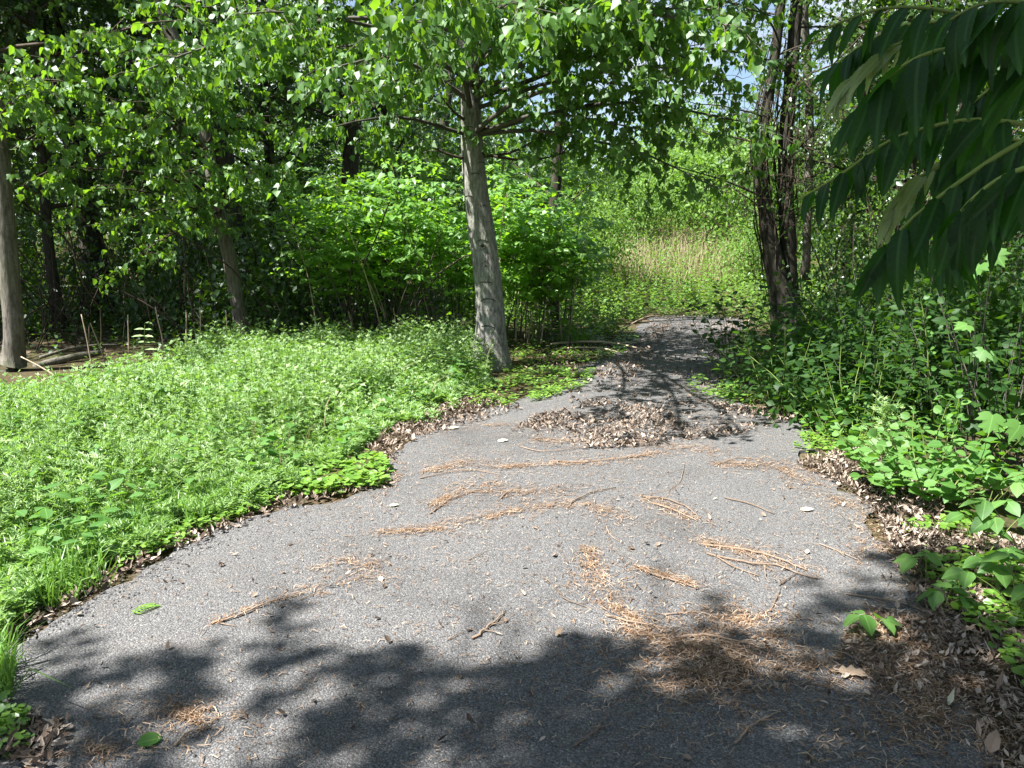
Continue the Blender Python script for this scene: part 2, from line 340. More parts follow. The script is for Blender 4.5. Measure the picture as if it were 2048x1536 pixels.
def asphalt():
    m, t = newmat('asphalt'); v = objco(t)
    def vor(s):
        n = nd(t, 'ShaderNodeTexVoronoi'); n.inputs['Scale'].default_value = s; t.links.new(v, n.inputs['Vector']); return n
    a = vor(140.0); b = vor(300.0)
    sa = nd(t, 'ShaderNodeSeparateColor'); t.links.new(a.outputs['Color'], sa.inputs[0]); sb = nd(t, 'ShaderNodeSeparateColor'); t.links.new(b.outputs['Color'], sb.inputs[0])
    col = ramp(t, sa.outputs[0], [(0.0, (0.084, 0.084, 0.088)), (0.55, (0.145, 0.145, 0.149)), (0.90, (0.205, 0.204, 0.203)), (0.97, (0.28, 0.275, 0.265)), (1.0, (0.40, 0.39, 0.375))])
    fine = ramp(t, sb.outputs[1], [(0.0, (0.065, 0.065, 0.069)), (0.7, (0.155, 0.155, 0.158)), (1.0, (0.30, 0.295, 0.285))])
    col = mixc(t, 0.45, col, fine)
    gap = ramp(t, a.outputs['Distance'], [(0.35, (1, 1, 1)), (0.75, (0.45, 0.45, 0.45))])
    mu = nd(t, 'ShaderNodeMix', data_type='RGBA', blend_type='MULTIPLY'); mu.inputs['Factor'].default_value = 0.8
    t.links.new(col, mu.inputs['A']); t.links.new(gap, mu.inputs['B'])
    big = noise(t, v, 0.9, 5, 0.6); st = ramp(t, big, [(0.32, (0.72, 0.71, 0.70)), (0.45, (0.95, 0.95, 0.95)), (0.58, (1.02, 1.02, 1.02)), (0.72, (1.16, 1.15, 1.13))])
    mu2 = nd(t, 'ShaderNodeMix', data_type='RGBA', blend_type='MULTIPLY'); mu2.inputs['Factor'].default_value = 1.0
    t.links.new(mu.outputs['Result'], mu2.inputs['A']); t.links.new(st, mu2.inputs['B'])
    dust = ramp(t, noise(t, v, 5.0, 6, 0.7), [(0.53, (0, 0, 0)), (0.74, (0.3, 0.3, 0.3))])
    c = mixc(t, dust, mu2.outputs['Result'], (0.15, 0.125, 0.10))
    h = math_(t, 'SUBTRACT', math_(t, 'MULTIPLY', sa.outputs[1], 0.5), a.outputs['Distance'])
    principled(t, c, 0.8, h, 0.006, 0.8, 0.15); return m
M_ASPH = asphalt()
def soil():
    m, t = newmat('soil'); v = objco(t); n1 = noise(t, v, 7, 8, 0.7); n2 = noise(t, v, 60, 4, 0.7); n3 = noise(t, v, 0.5, 3)
    c = ramp(t, n2, [(0.3, (0.022, 0.016, 0.010)), (0.5, (0.075, 0.052, 0.034)), (0.7, (0.17, 0.125, 0.085))])
    c = mixc(t, ramp(t, n1, [(0.4, (0, 0, 0)), (0.65, (0.7, 0.7, 0.7))]), c, (0.040, 0.038, 0.016))
    c = mixc(t, ramp(t, n3, [(0.4, (0, 0, 0)), (0.7, (0.6, 0.6, 0.6))]), c, (0.035, 0.055, 0.016))
    principled(t, c, 0.95, n1, 0.04, 0.8, 0.1); return m
M_SOIL = soil()

# ------------------------------------------------------------------ ground and path
def axis(lo, hi, fine_lo, fine_hi, st):
    a = list(np.arange(fine_lo, fine_hi, st)); s = st; x = fine_hi
    while x < hi: a.append(x); s *= 1.25; x += s
    a.append(hi); s = st; x = fine_lo - s; b = []
    while x > lo: b.append(x); s *= 1.25; x -= s
    return np.array([lo] + b[::-1] + a)
gx = axis(-320, 320, -8, 8, 0.25); gy = axis(-120, 520, -1, 30, 0.25)
X, Y = np.meshgrid(gx, gy, indexing='ij'); Z = terr(X, Y) - 0.010
Z = Z + 0.02 * (vnoise(X, Y, 0.6, 3) - 0.85) * 1.0 - 0.0
nx, ny = X.shape; ii = (np.arange(nx - 1)[:, None] * ny + np.arange(ny - 1)[None, :]).ravel()
q = np.stack([ii, ii + ny, ii + ny + 1, ii + 1], 1)
tag(link('ground', mesh('ground', [grp(np.stack([X, Y, Z], -1), q.ravel(), np.full(len(q), 4), 0, True)], M_SOIL)), kind='structure')
path_px = [(-260, 1560), (-40, 1330), (60, 1262), (150, 1215), (330, 1112), (480, 1042), (560, 1022), (640, 1008), (720, 992), (782, 970), (770, 930), (800, 885), (870, 848), (960, 818),
           (1060, 800), (1140, 772), (1170, 752), (1150, 735), (1220, 716), (1265, 690), (1280, 662), (1290, 642), (1320, 632), (1400, 630), (1480, 636), (1500, 650), (1490, 680), (1470, 720), (1450, 760),
           (1440, 790), (1500, 815), (1580, 830), (1622, 852), (1640, 880), (1612, 905), (1630, 940), (1690, 975), (1742, 1010), (1772, 1050), (1780, 1100), (1830, 1150), (1880, 1230),
           (1930, 1330), (1990, 1440), (2060, 1560)]
pw = gp(path_px)[:, :2]; pw = np.concatenate([[[-3.4, 1.2], [-3.6, -6]], [[3.0, -6], [2.5, 1.2]][::-1] and [], pw]) if False else np.concatenate([[[-3.0, -7.0], [-2.6, 0.5]], pw, [[2.2, 0.5], [2.6, -7.0]]])
d = np.concatenate([[0], np.cumsum(np.linalg.norm(np.diff(pw, axis=0), axis=1))]); tt = np.arange(0, d[-1], 0.06)
edge = np.stack([np.interp(tt, d, pw[:, 0]), np.interp(tt, d, pw[:, 1])], 1)
edge += np.stack([0.20 * (vnoise(tt, tt * 0, 0.35) - 0.5) + 0.09 * (vnoise(tt, tt * 0, 0.11, 5) - 0.5), 0.20 * (vnoise(tt, tt * 0, 0.33, 9) - 0.5) + 0.09 * (vnoise(tt, tt * 0, 0.12, 15) - 0.5)], 1)
PATH = edge
ev = np.concatenate([np.c_[edge, np.full(len(edge), 0.0)], np.c_[edge, np.full(len(edge), -0.05)]]); n = len(edge); k = np.arange(n); k2 = (k + 1) % n
from mathutils.geometry import tessellate_polygon
tri = np.array(tessellate_polygon([[Vector((a, b, 0)) for a, b in edge]]))
A2 = (ev[tri[:, 1], 0] - ev[tri[:, 0], 0]) * (ev[tri[:, 2], 1] - ev[tri[:, 0], 1]) - (ev[tri[:, 1], 1] - ev[tri[:, 0], 1]) * (ev[tri[:, 2], 0] - ev[tri[:, 0], 0])
tri[A2 < 0] = tri[A2 < 0][:, ::-1]
sk = np.stack([k, k2, k2 + n, k + n], 1)
tag(link('path', mesh('path', [grp(ev, np.concatenate([tri.ravel(), sk.ravel()]), np.concatenate([np.full(len(tri), 3), np.full(n, 4)]), 0, False)], M_ASPH)), kind='structure')

# ------------------------------------------------------------------ trees
def curve(start, direc, length, n=7, droop=0.0, wig=0.12):
    p = [np.array(start, float)]; d = np.array(direc, float); d /= np.linalg.norm(d); s = length / (n - 1)
    for i in range(n - 1):
        d = d + N_(0, wig, 3) + np.array([0, 0, -droop]); d /= np.linalg.norm(d); p.append(p[-1] + d * s)
    return np.array(p)
def toward(start, end, n=8, sag=0.1, wig=0.05):
    start = np.array(start, float); end = np.array(end, float); t = np.linspace(0, 1, n)[:, None]; L = np.linalg.norm(end - start)
    p = start + (end - start) * t; p[:, 2] += np.sin(t[:, 0] * math.pi) * sag * L
    j = N_(0, wig * L * 0.25, (n, 3)); j[0] = 0; j[-1] = 0
    p = p + j
    for _ in range(2): p[1:-1] = 0.25 * p[:-2] + 0.5 * p[1:-1] + 0.25 * p[2:]
    return p
class Crown:
    def __init__(s): s.tw = []; s.pos = []; s.tip = []; s.nrm = []; s.size = []
    def twig(s, pts, r0, nleaf, size, hang=0.5, spread=0.06, sides=3):
        s.tw.append(tube(pts, np.linspace(r0, r0 * 0.35, len(pts)), sides, 0, False))
        t = np.sort(U(0.05, 1.05, nleaf)) ** 0.6; idx = np.clip(t * (len(pts) - 1), 0, len(pts) - 1.001); i = idx.astype(int); f = (idx - i)[:, None]
        p = pts[i] * (1 - f) + pts[i + 1] * f; ax = unit(pts[i + 1] - pts[i])
        o = unit(N_(0, 1, (nleaf, 3)) + ax * 0.5); o[:, 2] *= 0.6
        s.pos.append(p + o * U(0.4, 1.2, nleaf)[:, None] * spread)
        tip = unit(o * (1 - hang) + np.array([0, 0, -hang]) + N_(0, 0.25, (nleaf, 3)))
        nr = N_(0, 0.55, (nleaf, 3)) + np.array([0, 0, 1.0]) * (1 - hang * 0.8) + o * 0.5 * hang
        s.tip.append(tip); s.nrm.append(nr); s.size.append(size * U(0.6, 1.2, nleaf))
    def limb(s, pts, ntw, tlen, nleaf, size, r=0.008, hang=0.5, start=0.25, droop=0.12):
        n = len(pts)
        for k in range(ntw):
            t = start + (1 - start) * (k + rng.random()) / ntw; x = min(t * (n - 1), n - 1.001); i = int(x); p = pts[i] + (pts[i + 1] - pts[i]) * (x - i)
            ax = unit(pts[i + 1] - pts[i]); d = ax * 0.6 + unit(N_(0, 1, 3) * np.array([1, 1, 0.45])) * 0.9
            s.twig(curve(p, d, tlen * U(0.55, 1.25), 5, droop, 0.14), r, max(2, int(nleaf * U(0.6, 1.3))), size, hang)
        s.twig(pts[-3:], r, nleaf, size, hang)
    def arrays(s): return np.concatenate(s.pos), np.concatenate(s.tip), np.concatenate(s.nrm), np.concatenate(s.size)
def trunk_tube(pts, sides=14, rough=0.03, m=0):
    pts = np.asarray(pts, float); q = smooth_path(pts, max(12, len(pts) * 4)); return tube(q[:, :3], q[:, 3], sides, m, True, rough)
def at_z(pts, z):
    pts = np.asarray(pts, float); return np.array([np.interp(z, pts[:, 2], pts[:, 0]), np.interp(z, pts[:, 2], pts[:, 1]), z, np.interp(z, pts[:, 2], pts[:, 3])])
def trunk_px(lst, D, z_ground=0.0):
    r = []
    for px, py, wd in lst:
        p = P(px, py, D); r.append([p[0], p[1], p[2], 0.5 * wd / FPX * D])
    return r

# main tree
D = 9.8
tp = trunk_px([(975, 755, 122), (978, 722, 84), (982, 680, 63), (983, 640, 58), (976, 560, 54), (964, 470, 53), (951, 380, 48), (944, 300, 43), (941, 200, 39), (936, 100, 35), (930, 0, 32)], D)
tp[0][2] = -0.06
tp += [[tp[-1][0] - 0.12, D + 0.05, 5.4, 0.085], [tp[-1][0] - 0.2, D + 0.1, 6.8, 0.06], [tp[-1][0] - 0.2, D + 0.1, 8.2, 0.03], [tp[-1][0] - 0.22, D + 0.1, 9.0, 0.012]]
main = thing('poplar_tree', (tp[1][0], D, 0), 'large poplar with scarred pale grey trunk standing beside the path in the middle', 'tree')
tr = part('trunk', [trunk_tube(tp, 18, 0.018)], M_BARK, main)
def knot(px, py, s, kind):
    """a branch scar on the camera side of the trunk"""
    p = P(px, py, D); g = []
    def onbark(xs, zs, lift):
        r_ = []
        for x_, z_ in zip(xs, zs):
            c = at_z(tp, z_); dx = np.clip(x_ - c[0], -c[3] * 0.97, c[3] * 0.97); r_.append([c[0] + dx, c[1] - math.sqrt(c[3] ** 2 - dx * dx) - lift, z_])
        return np.array(r_)
    if kind == 'eye':
        an = np.linspace(0, 2 * math.pi, 13); ring = onbark(p[0] + s * 0.8 * np.cos(an), p[2] + s * 0.9 * np.sin(an), 0.0); g.append(tube(ring, s * 0.33, 6, 0, False))
        c0 = onbark([p[0]], [p[2]], 0)[0]; g.append(tube(np.array([c0 + [0, 0.02, 0], c0 + [0, -0.006, 0]]), s * 0.55, 8, 1))
        an = np.linspace(0.2, math.pi - 0.2, 11); g.append(tube(onbark(p[0] + s * 2.3 * np.cos(an), p[2] + s * 0.5 + s * 1.7 * np.sin(an), 0.0), np.sin(an) * s * 0.12 + 0.001, 5, 1, False))
    else:
        an = np.linspace(0.1, math.pi - 0.1, 11); g.append(tube(onbark(p[0] + s * 1.7 * np.cos(an), p[2] + s * 0.7 * np.sin(an), 0.0), np.sin(an) * s * 0.14 + 0.001, 5, 1, False))
    part('branch_scar', g, [M_BARK, M_BARKD], main)
knot(966, 492, 0.034, 'eye'); knot(972, 531, 0.022, 'eye')
for a in ((972, 568, 0.05), (977, 602, 0.055), (975, 655, 0.055), (938, 396, 0.03), (952, 352, 0.03), (968, 415, 0.025), (966, 330, 0.035), (940, 260, 0.03)): knot(*a, 'brow')
C = Crown(); limbs = []
tg = [((1490, 90), 6.4), ((1530, 280), 7.6), ((1320, 300), 8.0), ((1430, 400), 8.4), ((1260, 40), 6.0), ((1380, 170), 7.2), ((1080, 70), 5.6), ((900, 20), 5.4), ((780, 90), 6.0), 
      ((650, 170), 7.2), ((610, 300), 8.2), ((470, 60), 7.2), ((330, 40), 8.0), ((280, 170), 8.6), ((700, 240), 10.4), ((1120, 130), 8.2), ((1560, 150), 8.8), ((540, 150), 9.2), ((800, -60), 7.0), ((1150, -80), 7.0), ((1400, -40), 7.6), ((600, -60), 8.0), ((1330, 130), 7.4), ((1420, 50), 6.8), ((1350, 215), 8.2), ((1470, 200), 8.0), ((1300, 60), 8.2), ((1450, 110), 9.2), ((1540, 60), 7.6)]
for (a, dep) in tg:
    e = P(a[0], a[1], dep); e[2] += 0.12; L = np.hypot(e[0] - tp[5][0], e[1] - D)
    z0 = np.clip(e[2] + 0.05 * L + U(-0.5, 0.9), 2.75, 5.6); s0 = at_z(tp, z0)
    pts = toward(s0[:3], e, 9, 0.09, 0.07); limbs.append((pts, 0.013 + 0.006 * L))
    C.limb(pts, int(8 + 6.0 * L), 0.52, 17, 0.084, 0.005, 0.62, 0.36, 0.16)
for k in range(24):
    z0 = 4.2 + 4.2 * k / 24; a = k * 2.4 + U(-0.3, 0.3); L = (3.4 - 0.28 * (z0 - 4)) * U(0.75, 1.1)
    dv = np.array([math.cos(a), math.sin(a), 0.45]); s0 = at_z(tp, z0)
    if s0[1] + dv[1] * L < 6.6: L *= 0.75
    pts = curve(s0[:3], dv, L, 8, 0.05, 0.10); limbs.append((pts, 0.012 + 0.007 * L)); C.limb(pts, int(6 + 5 * L), 0.65, 14, 0.095, 0.005, 0.6)
for e in [(0.6, 6.7, 4.8), (1.4, 6.6, 4.4), (0.9, 7.4, 5.8), (1.9, 7.2, 4.7), (0.1, 7.2, 6.2), (1.6, 8.2, 5.4), (2.5, 8.0, 4.6), (0.8, 8.6, 7.0), (2.2, 9.2, 5.6), (2.9, 9.6, 4.6), (1.6, 10.4, 6.4), (2.6, 11.0, 5.2), (0.4, 10.8, 7.4), (1.0, 6.9, 4.0), (0.0, 11.6, 5.0), (0.8, 12.2, 4.7), (-0.6, 12.6, 5.4), (1.6, 12.6, 4.5), (0.4, 13.2, 4.9), (1.2, 11.4, 5.6), (2.2, 11.6, 4.3), (-0.2, 10.9, 6.4)]:  # upper limbs added to throw shade on the right brush and far path
    e = np.array(e); L = np.hypot(e[0] - tp[8][0], e[1] - D); s0 = at_z(tp, min(e[2] - 0.25 * L, 6.5) if e[2] - 0.25 * L > 2.6 else 2.6); pts = toward(s0[:3], e, 9, 0.06, 0.06); limbs.append((pts, 0.013 + 0.006 * L)); C.limb(pts, int(7 + 6 * L), 0.68, 15, 0.095, 0.005, 0.5, 0.2)
for pts, r in limbs: part('limb', [tube(pts, np.linspace(r, 0.006, len(pts)), 6, 0, False, 0.05)], M_TWIG, main)
for (x0, y0, x1, y1, dd) in ((965, 312, 1092, 262, 9.5), (955, 318, 830, 270, 9.5), (958, 255, 1040, 225, 9.4), (948, 300, 1130, 305, 9.3), (940, 245, 880, 190, 9.4)):
    a = P(x0, y0, D); b = P(x1, y1, dd); pts = toward(a, b, 8, -0.10, 0.06); part('limb', [tube(pts, np.linspace(0.022, 0.008, 8), 6, 0, False, 0.06)], M_TWIGD, main)
    C.limb(pts, 7, 0.5, 11, 0.088, 0.005, 0.6, 0.4)
part('twigs', C.tw, M_TWIG, main, 'stuff')
split_leaves(main, T_POP, M_POP, *C.arrays(), k=300, tms=T_POPS)

# leaning young tree and the trunk at the left edge
def side_tree(name, label, tpx, D, top, tg, mat_b, mat_l, up_limbs, leaf=0.085, crown_r=2.6, extra_ok=lambda p: True, nl=14, single=200):
    t = trunk_px(tpx, D); t[0][2] = float(terr(t[0][0], D)) - 0.08; t += top
    root = thing(name, (t[0][0], D, float(terr(t[0][0], D))), label, 'tree'); part('trunk', [trunk_tube(t, 14, 0.025)], mat_b, root)
    c = Crown(); lm = []
    for (a, dep) in tg:
        e = P(a[0], a[1], dep); L = np.linalg.norm(e[:2] - np.array(t[3][:2])); z0 = np.clip(e[2] - 0.15 * L + U(-0.2, 0.2), 1.9, 5.0); s0 = at_z(t, z0)
        pts = toward(s0[:3], e, 9, 0.06, 0.08); lm.append((pts, 0.010 + 0.005 * L)); c.limb(pts, int(8 + 6.5 * L), 0.62, nl, leaf, 0.005, 0.6, 0.15, 0.15)
    zt = t[-1][2]
    for k in range(up_limbs):
        z0 = 3.6 + (zt - 3.8) * k / up_limbs; a = k * 2.4 + U(-0.3, 0.3); L = crown_r * (1.1 - 0.5 * k / up_limbs) * U(0.75, 1.1); s0 = at_z(t, z0)
        pts = curve(s0[:3], [math.cos(a), math.sin(a), 0.45], L, 8, 0.05, 0.1); lm.append((pts, 0.012 + 0.006 * L)); c.limb(pts, int(5 + 4.5 * L), 0.65, nl, leaf * 1.05, 0.006, 0.55)
    for pts, r in lm: part('limb', [tube(pts, np.linspace(r, 0.005, len(pts)), 5, 0, False, 0.05)], M_TWIGD, root)
    part('twigs', c.tw, M_TWIGD, root, 'stuff'); split_leaves(root, T_POP, mat_l, *c.arrays(), k=single, tms=T_POPS)
    return root
side_tree('poplar_tree', 'slim poplar with leaning brown-grey trunk rising out of the back of the weed patch',
          [(494, 715, 38), (486, 670, 31), (472, 590, 27), (456, 500, 26), (441, 440, 25), (430, 390, 24), (415, 300, 22), (400, 200, 21)], 11.6,
          [[-4.75, 11.6, 4.6, 0.09], [-4.95, 11.6, 6.2, 0.06], [-5.1, 11.6, 7.6, 0.02]],
          [((250, 440), 9.6), ((330, 330), 9.4), ((180, 250), 9.2), ((300, 200), 9.0), ((420, 150), 9.4), ((520, 230), 9.8), ((240, 540), 10.6), ((560, 330), 10.6), ((120, 180), 9.0), ((380, 430), 10.4), ((200, 60), 9.2), ((330, 90), 8.8), ((470, 330), 9.6), ((90, 330), 9.8), ((150, 380), 10.4), ((500, 100), 8.8), ((620, 60), 9.0)],
          M_BARK2, M_POP2, 12, 0.085, 1.5)
side_tree('grey_tree', 'thick smooth grey tree trunk cut off by the left edge of the picture',
          [(24, 790, 66), (28, 740, 44), (30, 700, 38), (27, 640, 37), (20, 560, 37), (12, 470, 36), (6, 400, 35), (2, 330, 34), (-2, 250, 33)], 9.6,
          [[-6.0, 9.6, 3.9, 0.12], [-6.05, 9.7, 5.4, 0.1], [-6.1, 9.7, 7.2, 0.06], [-6.1, 9.7, 8.4, 0.02]],
          [((120, 250), 9.4), ((60, 180), 8.8), ((170, 160), 9.4), ((30, 130), 8.6), ((230, 250), 10.2)],
          M_BARK2, M_POP2, 14, 0.085, 2.6, single=120)

# slender tree behind the thicket
D2 = 14.5; t2 = trunk_px([(1108, 690, 36), (1106, 640, 26), (1106, 560, 24), (1106, 470, 24), (1110, 400, 22), (1114, 330, 20), (1118, 260, 19), (1122, 180, 18), (1126, 60, 16), (1128, -60, 14)], D2); t2[0][2] = -0.1
t2 += [[t2[-1][0], D2, 7.5, 0.04], [t2[-1][0], D2, 9.0, 0.01]]
sl_t = thing('slender_tree', (t2[0][0], D2, 0), 'slender straight dark tree just right of the scarred poplar, rising behind the thicket', 'tree')
part('trunk', [trunk_tube(t2, 10, 0.03)], M_BARKD, sl_t)
C = Crown()
for k in range(20):
    z0 = 1.9 + 6.6 * k / 20; a = k * 2.4; L = U(1.2, 2.2); s0 = at_z(t2, z0); pts = curve(s0[:3], [math.cos(a), math.sin(a) * 0.7, 1.0], L, 7, 0.04, 0.08)
    part('limb', [tube(pts, np.linspace(0.018, 0.004, 7), 5, 0, False)], M_TWIGD, sl_t); C.limb(pts, 7 if z0 > 3.6 else 3, 0.5, 8 if z0 > 3.6 else 2, 0.085, 0.005, 0.4)
part('twigs', C.tw, M_TWIGD, sl_t, 'stuff'); split_leaves(sl_t, T_POP, M_WOOD, *C.arrays(), k=60, tms=T_POPS)

# forked dark tree on the right of the path, wrapped in vines
D3 = 12.2
fk = thing('forked_tree', (*P(1570, 620, D3)[:2], 0), 'dark forked tree wrapped in dead vines on the right side of the path', 'tree')
ta = trunk_px([(1578, 700, 80), (1572, 650, 56), (1562, 600, 46), (1550, 540, 40), (1540, 480, 32), (1526, 400, 26), (1518, 320, 22), (1535, 200, 20), (1552, 100, 19), (1562, 0, 18)], D3); ta[0][2] = -0.1; ta += [[ta[-1][0] + .1, D3, 6.5, 0.05], [ta[-1][0] + .2, D3, 8.4, 0.01]]
tb = trunk_px([(1585, 690, 50), (1582, 640, 40), (1578, 580, 36), (1576, 500, 33), (1572, 400, 30), (1570, 300, 27), (1580, 180, 25), (1588, 80, 24), (1594, -20, 22)], D3 + 0.12); tb[0][2] = -0.1; tb += [[tb[-1][0] + .2, D3 + .2, 6.2, 0.06], [tb[-1][0] + .3, D3 + .3, 8.0, 0.01]]
part('trunk', [trunk_tube(ta, 12, 0.05)], M_BARKD, fk); part('trunk', [trunk_tube(tb, 12, 0.05)], M_BARKD, fk)
tc_ = trunk_px([(1612, 560, 16), (1616, 400, 16), (1620, 250, 17), (1614, 120, 17), (1606, 0, 16)], D3 + 0.8); tc_ += [[tc_[-1][0], D3 + .8, 6.4, 0.03]]
part('trunk', [trunk_tube(tc_, 9, 0.05)], M_BARK2, fk)
C = Crown(); vines = []
for k in range(44):
    z0 = 1.6 + 6.2 * k / 44; a = k * 2.4 + U(-.4, .4); L = U(1.0, 2.6); s0 = at_z((ta, tb)[k % 2], z0)
    pts = curve(s0[:3], [math.cos(a), math.sin(a), 0.5], L, 7, 0.06, 0.16); part('limb', [tube(pts, np.linspace(0.016, 0.004, 7), 5, 0, False)], M_TWIGD, fk)
    C.limb(pts, 15, 0.6, 9 if z0 < 2.8 else 17, 0.062, 0.004, 0.4, 0.1)
for k in range(26):
    b0 = at_z((ta, tb)[k % 2], U(0.3, 2.5)); ph = U(0, 6); zz = np.linspace(b0[2], b0[2] + U(1.2, 2.6), 12)
    q = np.array([at_z((ta, tb)[k % 2], z) for z in zz]); rr = q[:, 3] + 0.012 + np.abs(N_(0, 0.05, 12)).cumsum() * 0.12
    vines.append(tube(np.stack([q[:, 0] + rr * np.cos(ph + zz * 1.2), q[:, 1] + rr * np.sin(ph + zz * 1.2), zz], 1), U(0.005, 0.012), 5, 0, False))
for k in range(170):
    b0 = at_z((ta, tb)[k % 2], U(1.4, 4.0)); vines.append(tube(curve(b0[:3] + N_(0, 0.45, 3) * [1, 1, 0.5], N_(0, 1, 3) + [0, 0, -0.3], U(0.3, 0.9), 6, 0.02, 0.28), U(0.003, 0.006), 3, 0, False))
part('vines', vines, M_TWIGD, fk, 'stuff'); part('twigs', C.tw, M_TWIGD, fk, 'stuff'); split_leaves(fk, T_OV, M_WOOD, *C.arrays(), k=60)

# the tree behind the photographer whose crown shades the foreground
sh = thing('shade_tree', (-4.9, -3.0, 0), 'tall tree whose leaf shadow falls over the near end of the asphalt', 'tree')
ts = [[-4.9, -3.0, -0.1, 0.32], [-4.85, -2.9, 1.0, 0.24], [-4.75, -2.6, 4.0, 0.2], [-4.6, -2.0, 6.5, 0.15], [-4.4, -1.2, 8.5, 0.09], [-4.3, -0.8, 10.2, 0.02]]
part('trunk', [trunk_tube(ts, 14, 0.03)], M_BARK2, sh)
C = Crown()
for i in range(56):
    a = i * 2.4; rr = math.sqrt((i + 0.5) / 56); e = np.array([-4.35 + 3.1 * rr * math.cos(a), -0.55 + 2.0 * rr * math.sin(a), 8.3 + 1.5 * (1 - rr) * U(-0.3, 1) + U(-0.7, 0.7)])
    if e[1] > 0.75 and vnoise(e[0], e[1], 0.9, 6) > 0.62: e[1] -= 0.8
    L = np.linalg.norm(e[:2] - [-4.6, -1.8]); s0 = at_z(ts, max(4.6, e[2] - 0.35 * L - 0.8)); pts = toward(s0[:3], e, 9, 0.05, 0.06)
    part('limb', [tube(pts, np.linspace(0.016 + 0.008 * L, 0.006, 9), 5, 0, False)], M_BARK2, sh); C.limb(pts, 14, 0.7, 17, 0.125, 0.006, 0.35, 0.45)
for e in [(-2.7, 1.2, 8.2), (-2.3, 1.7, 8.0), (-1.8, 1.4, 7.6), (-2.0, 0.7, 8.0), (-1.4, 1.9, 7.2), (-1.2, 1.1, 7.4), (-1.5, 0.2, 7.6), (-2.4, 0.1, 8.4)]:  # extra limbs added so their shade falls on the lower right
    e = np.array(e); s0 = at_z(ts, 5.4); pts = toward(s0[:3], e, 9, 0.05, 0.05); part('limb', [tube(pts, np.linspace(0.035, 0.006, 9), 5, 0, False)], M_BARK2, sh); C.limb(pts, 12, 0.65, 16, 0.115, 0.006, 0.35, 0.6)
A_ = C.arrays(); kx = SUNV[:2] / SUNV[2]; land = A_[0][:, :2] - kx * A_[0][:, 2:3]     # where each leaf's shadow lands; leaves past the wanted shade edge are dropped
lim = np.interp(land[:, 0], [-2.2, -1.58, -0.86, -0.33, 0.0, 0.53, 0.9, 1.44, 2.2], [3.65, 3.5, 3.22, 2.95, 2.85, 3.05, 3.35, 3.7, 4.1]) + 0.45 * (vnoise(land[:, 0], land[:, 1], 0.35, 31) - 0.5)
kp = land[:, 1] < lim
part('twigs', C.tw, M_TWIG, sh, 'stuff'); part('foliage', [leaves(T_POPS, *[a[kp] for a in A_])], M_POP, sh, 'stuff')

ov = thing('added_shading_tree', (4.3, 4.4, 0), 'unseen tree added beyond the right edge to shade the right-hand brush', 'tree'); to = [[4.3, 4.4, -0.1, 0.16], [4.25, 4.5, 1.5, 0.12], [4.1, 4.7, 3.2, 0.10], [4.0, 4.9, 5.0, 0.06], [3.9, 5.0, 6.6, 0.015]]  # out-of-view tree added so its boughs darken the right brush
part('trunk', [trunk_tube(to, 12, 0.03)], M_BARKD, ov); C = Crown()
for e in [(1.3, 5.6, 3.9), (2.0, 5.3, 3.8), (1.6, 6.3, 4.1), (2.4, 6.2, 4.2), (2.9, 5.6, 4.0), (1.1, 6.2, 4.6), (2.0, 6.9, 4.6), (2.9, 7.0, 4.4), (1.4, 7.0, 5.0), (3.4, 6.4, 4.8), (2.2, 5.6, 5.0), (3.6, 7.4, 4.6), (4.6, 6.4, 5.2), (3.0, 5.2, 5.8), (1.9, 7.6, 4.3), (2.8, 8.0, 4.6), (4.4, 7.6, 4.4), (5.0, 5.2, 5.4), (1.8, 6.0, 4.4), (2.6, 6.6, 3.9), (3.2, 7.6, 4.2), (2.3, 7.2, 5.2), (3.9, 8.4, 4.6), (3.3, 6.0, 4.3), (1.5, 5.2, 4.6)]:
    e = np.array(e); s0 = at_z(to, max(2.9, e[2] - 0.8)); pts = toward(s0[:3], e, 8, 0.06, 0.06); part('limb', [tube(pts, np.linspace(0.024, 0.005, 8), 5, 0, False)], M_TWIGD, ov); C.limb(pts, 20, 0.6, 18, 0.09, 0.004, 0.3, 0.35, 0.05)
part('twigs', C.tw, M_TWIGD, ov, 'stuff'); part('foliage', [leaves(T_OV, *C.arrays())], M_WOOD, ov, 'stuff')

# woodland trees behind (a few builds, copied)
def wood_proto(h, r0, crown_lo, cr, nl, leaf):
    c = Crown(); pts = curve([0, 0, -0.15], [N_(0, .04), N_(0, .04), 1], h, 12, 0, 0.035); rad = np.linspace(r0, 0.02, 12) ** 1.0; rad[0] *= 1.5
    g = [tube(smooth_path(np.c_[pts, rad], 30)[:, :3], smooth_path(np.c_[pts, rad], 30)[:, 3], 9, 0, True, 0.04)]; lim = []; tk = np.c_[pts, rad]
    for k in range(nl):
        z0 = crown_lo + (h - crown_lo - 0.4) * k / nl; a = k * 2.4; L = cr * U(0.7, 1.1) * (1 - 0.4 * k / nl); s0 = at_z(tk, z0)
        p = curve(s0[:3], [math.cos(a), math.sin(a), 0.5], L, 6, 0.05, 0.12); lim.append(tube(p, np.linspace(0.035, 0.006, 6), 4, 0, False)); c.limb(p, 15, 0.85, 19, leaf, 0.006, 0.4, 0.12)
    return mesh('trunk', g, M_BARKD), mesh('limbs', lim, M_TWIGD), mesh('foliage', [leaves(T_OV, *c.arrays())], M_WOOD), mesh('twigs', c.tw, M_TWIGD)
PROTO = [wood_proto(9.5, 0.16, 2.6, 2.8, 26, 0.13), wood_proto(8.0, 0.10, 1.8, 2.2, 26, 0.12), wood_proto(11.0, 0.22, 3.4, 3.2, 28, 0.14)]
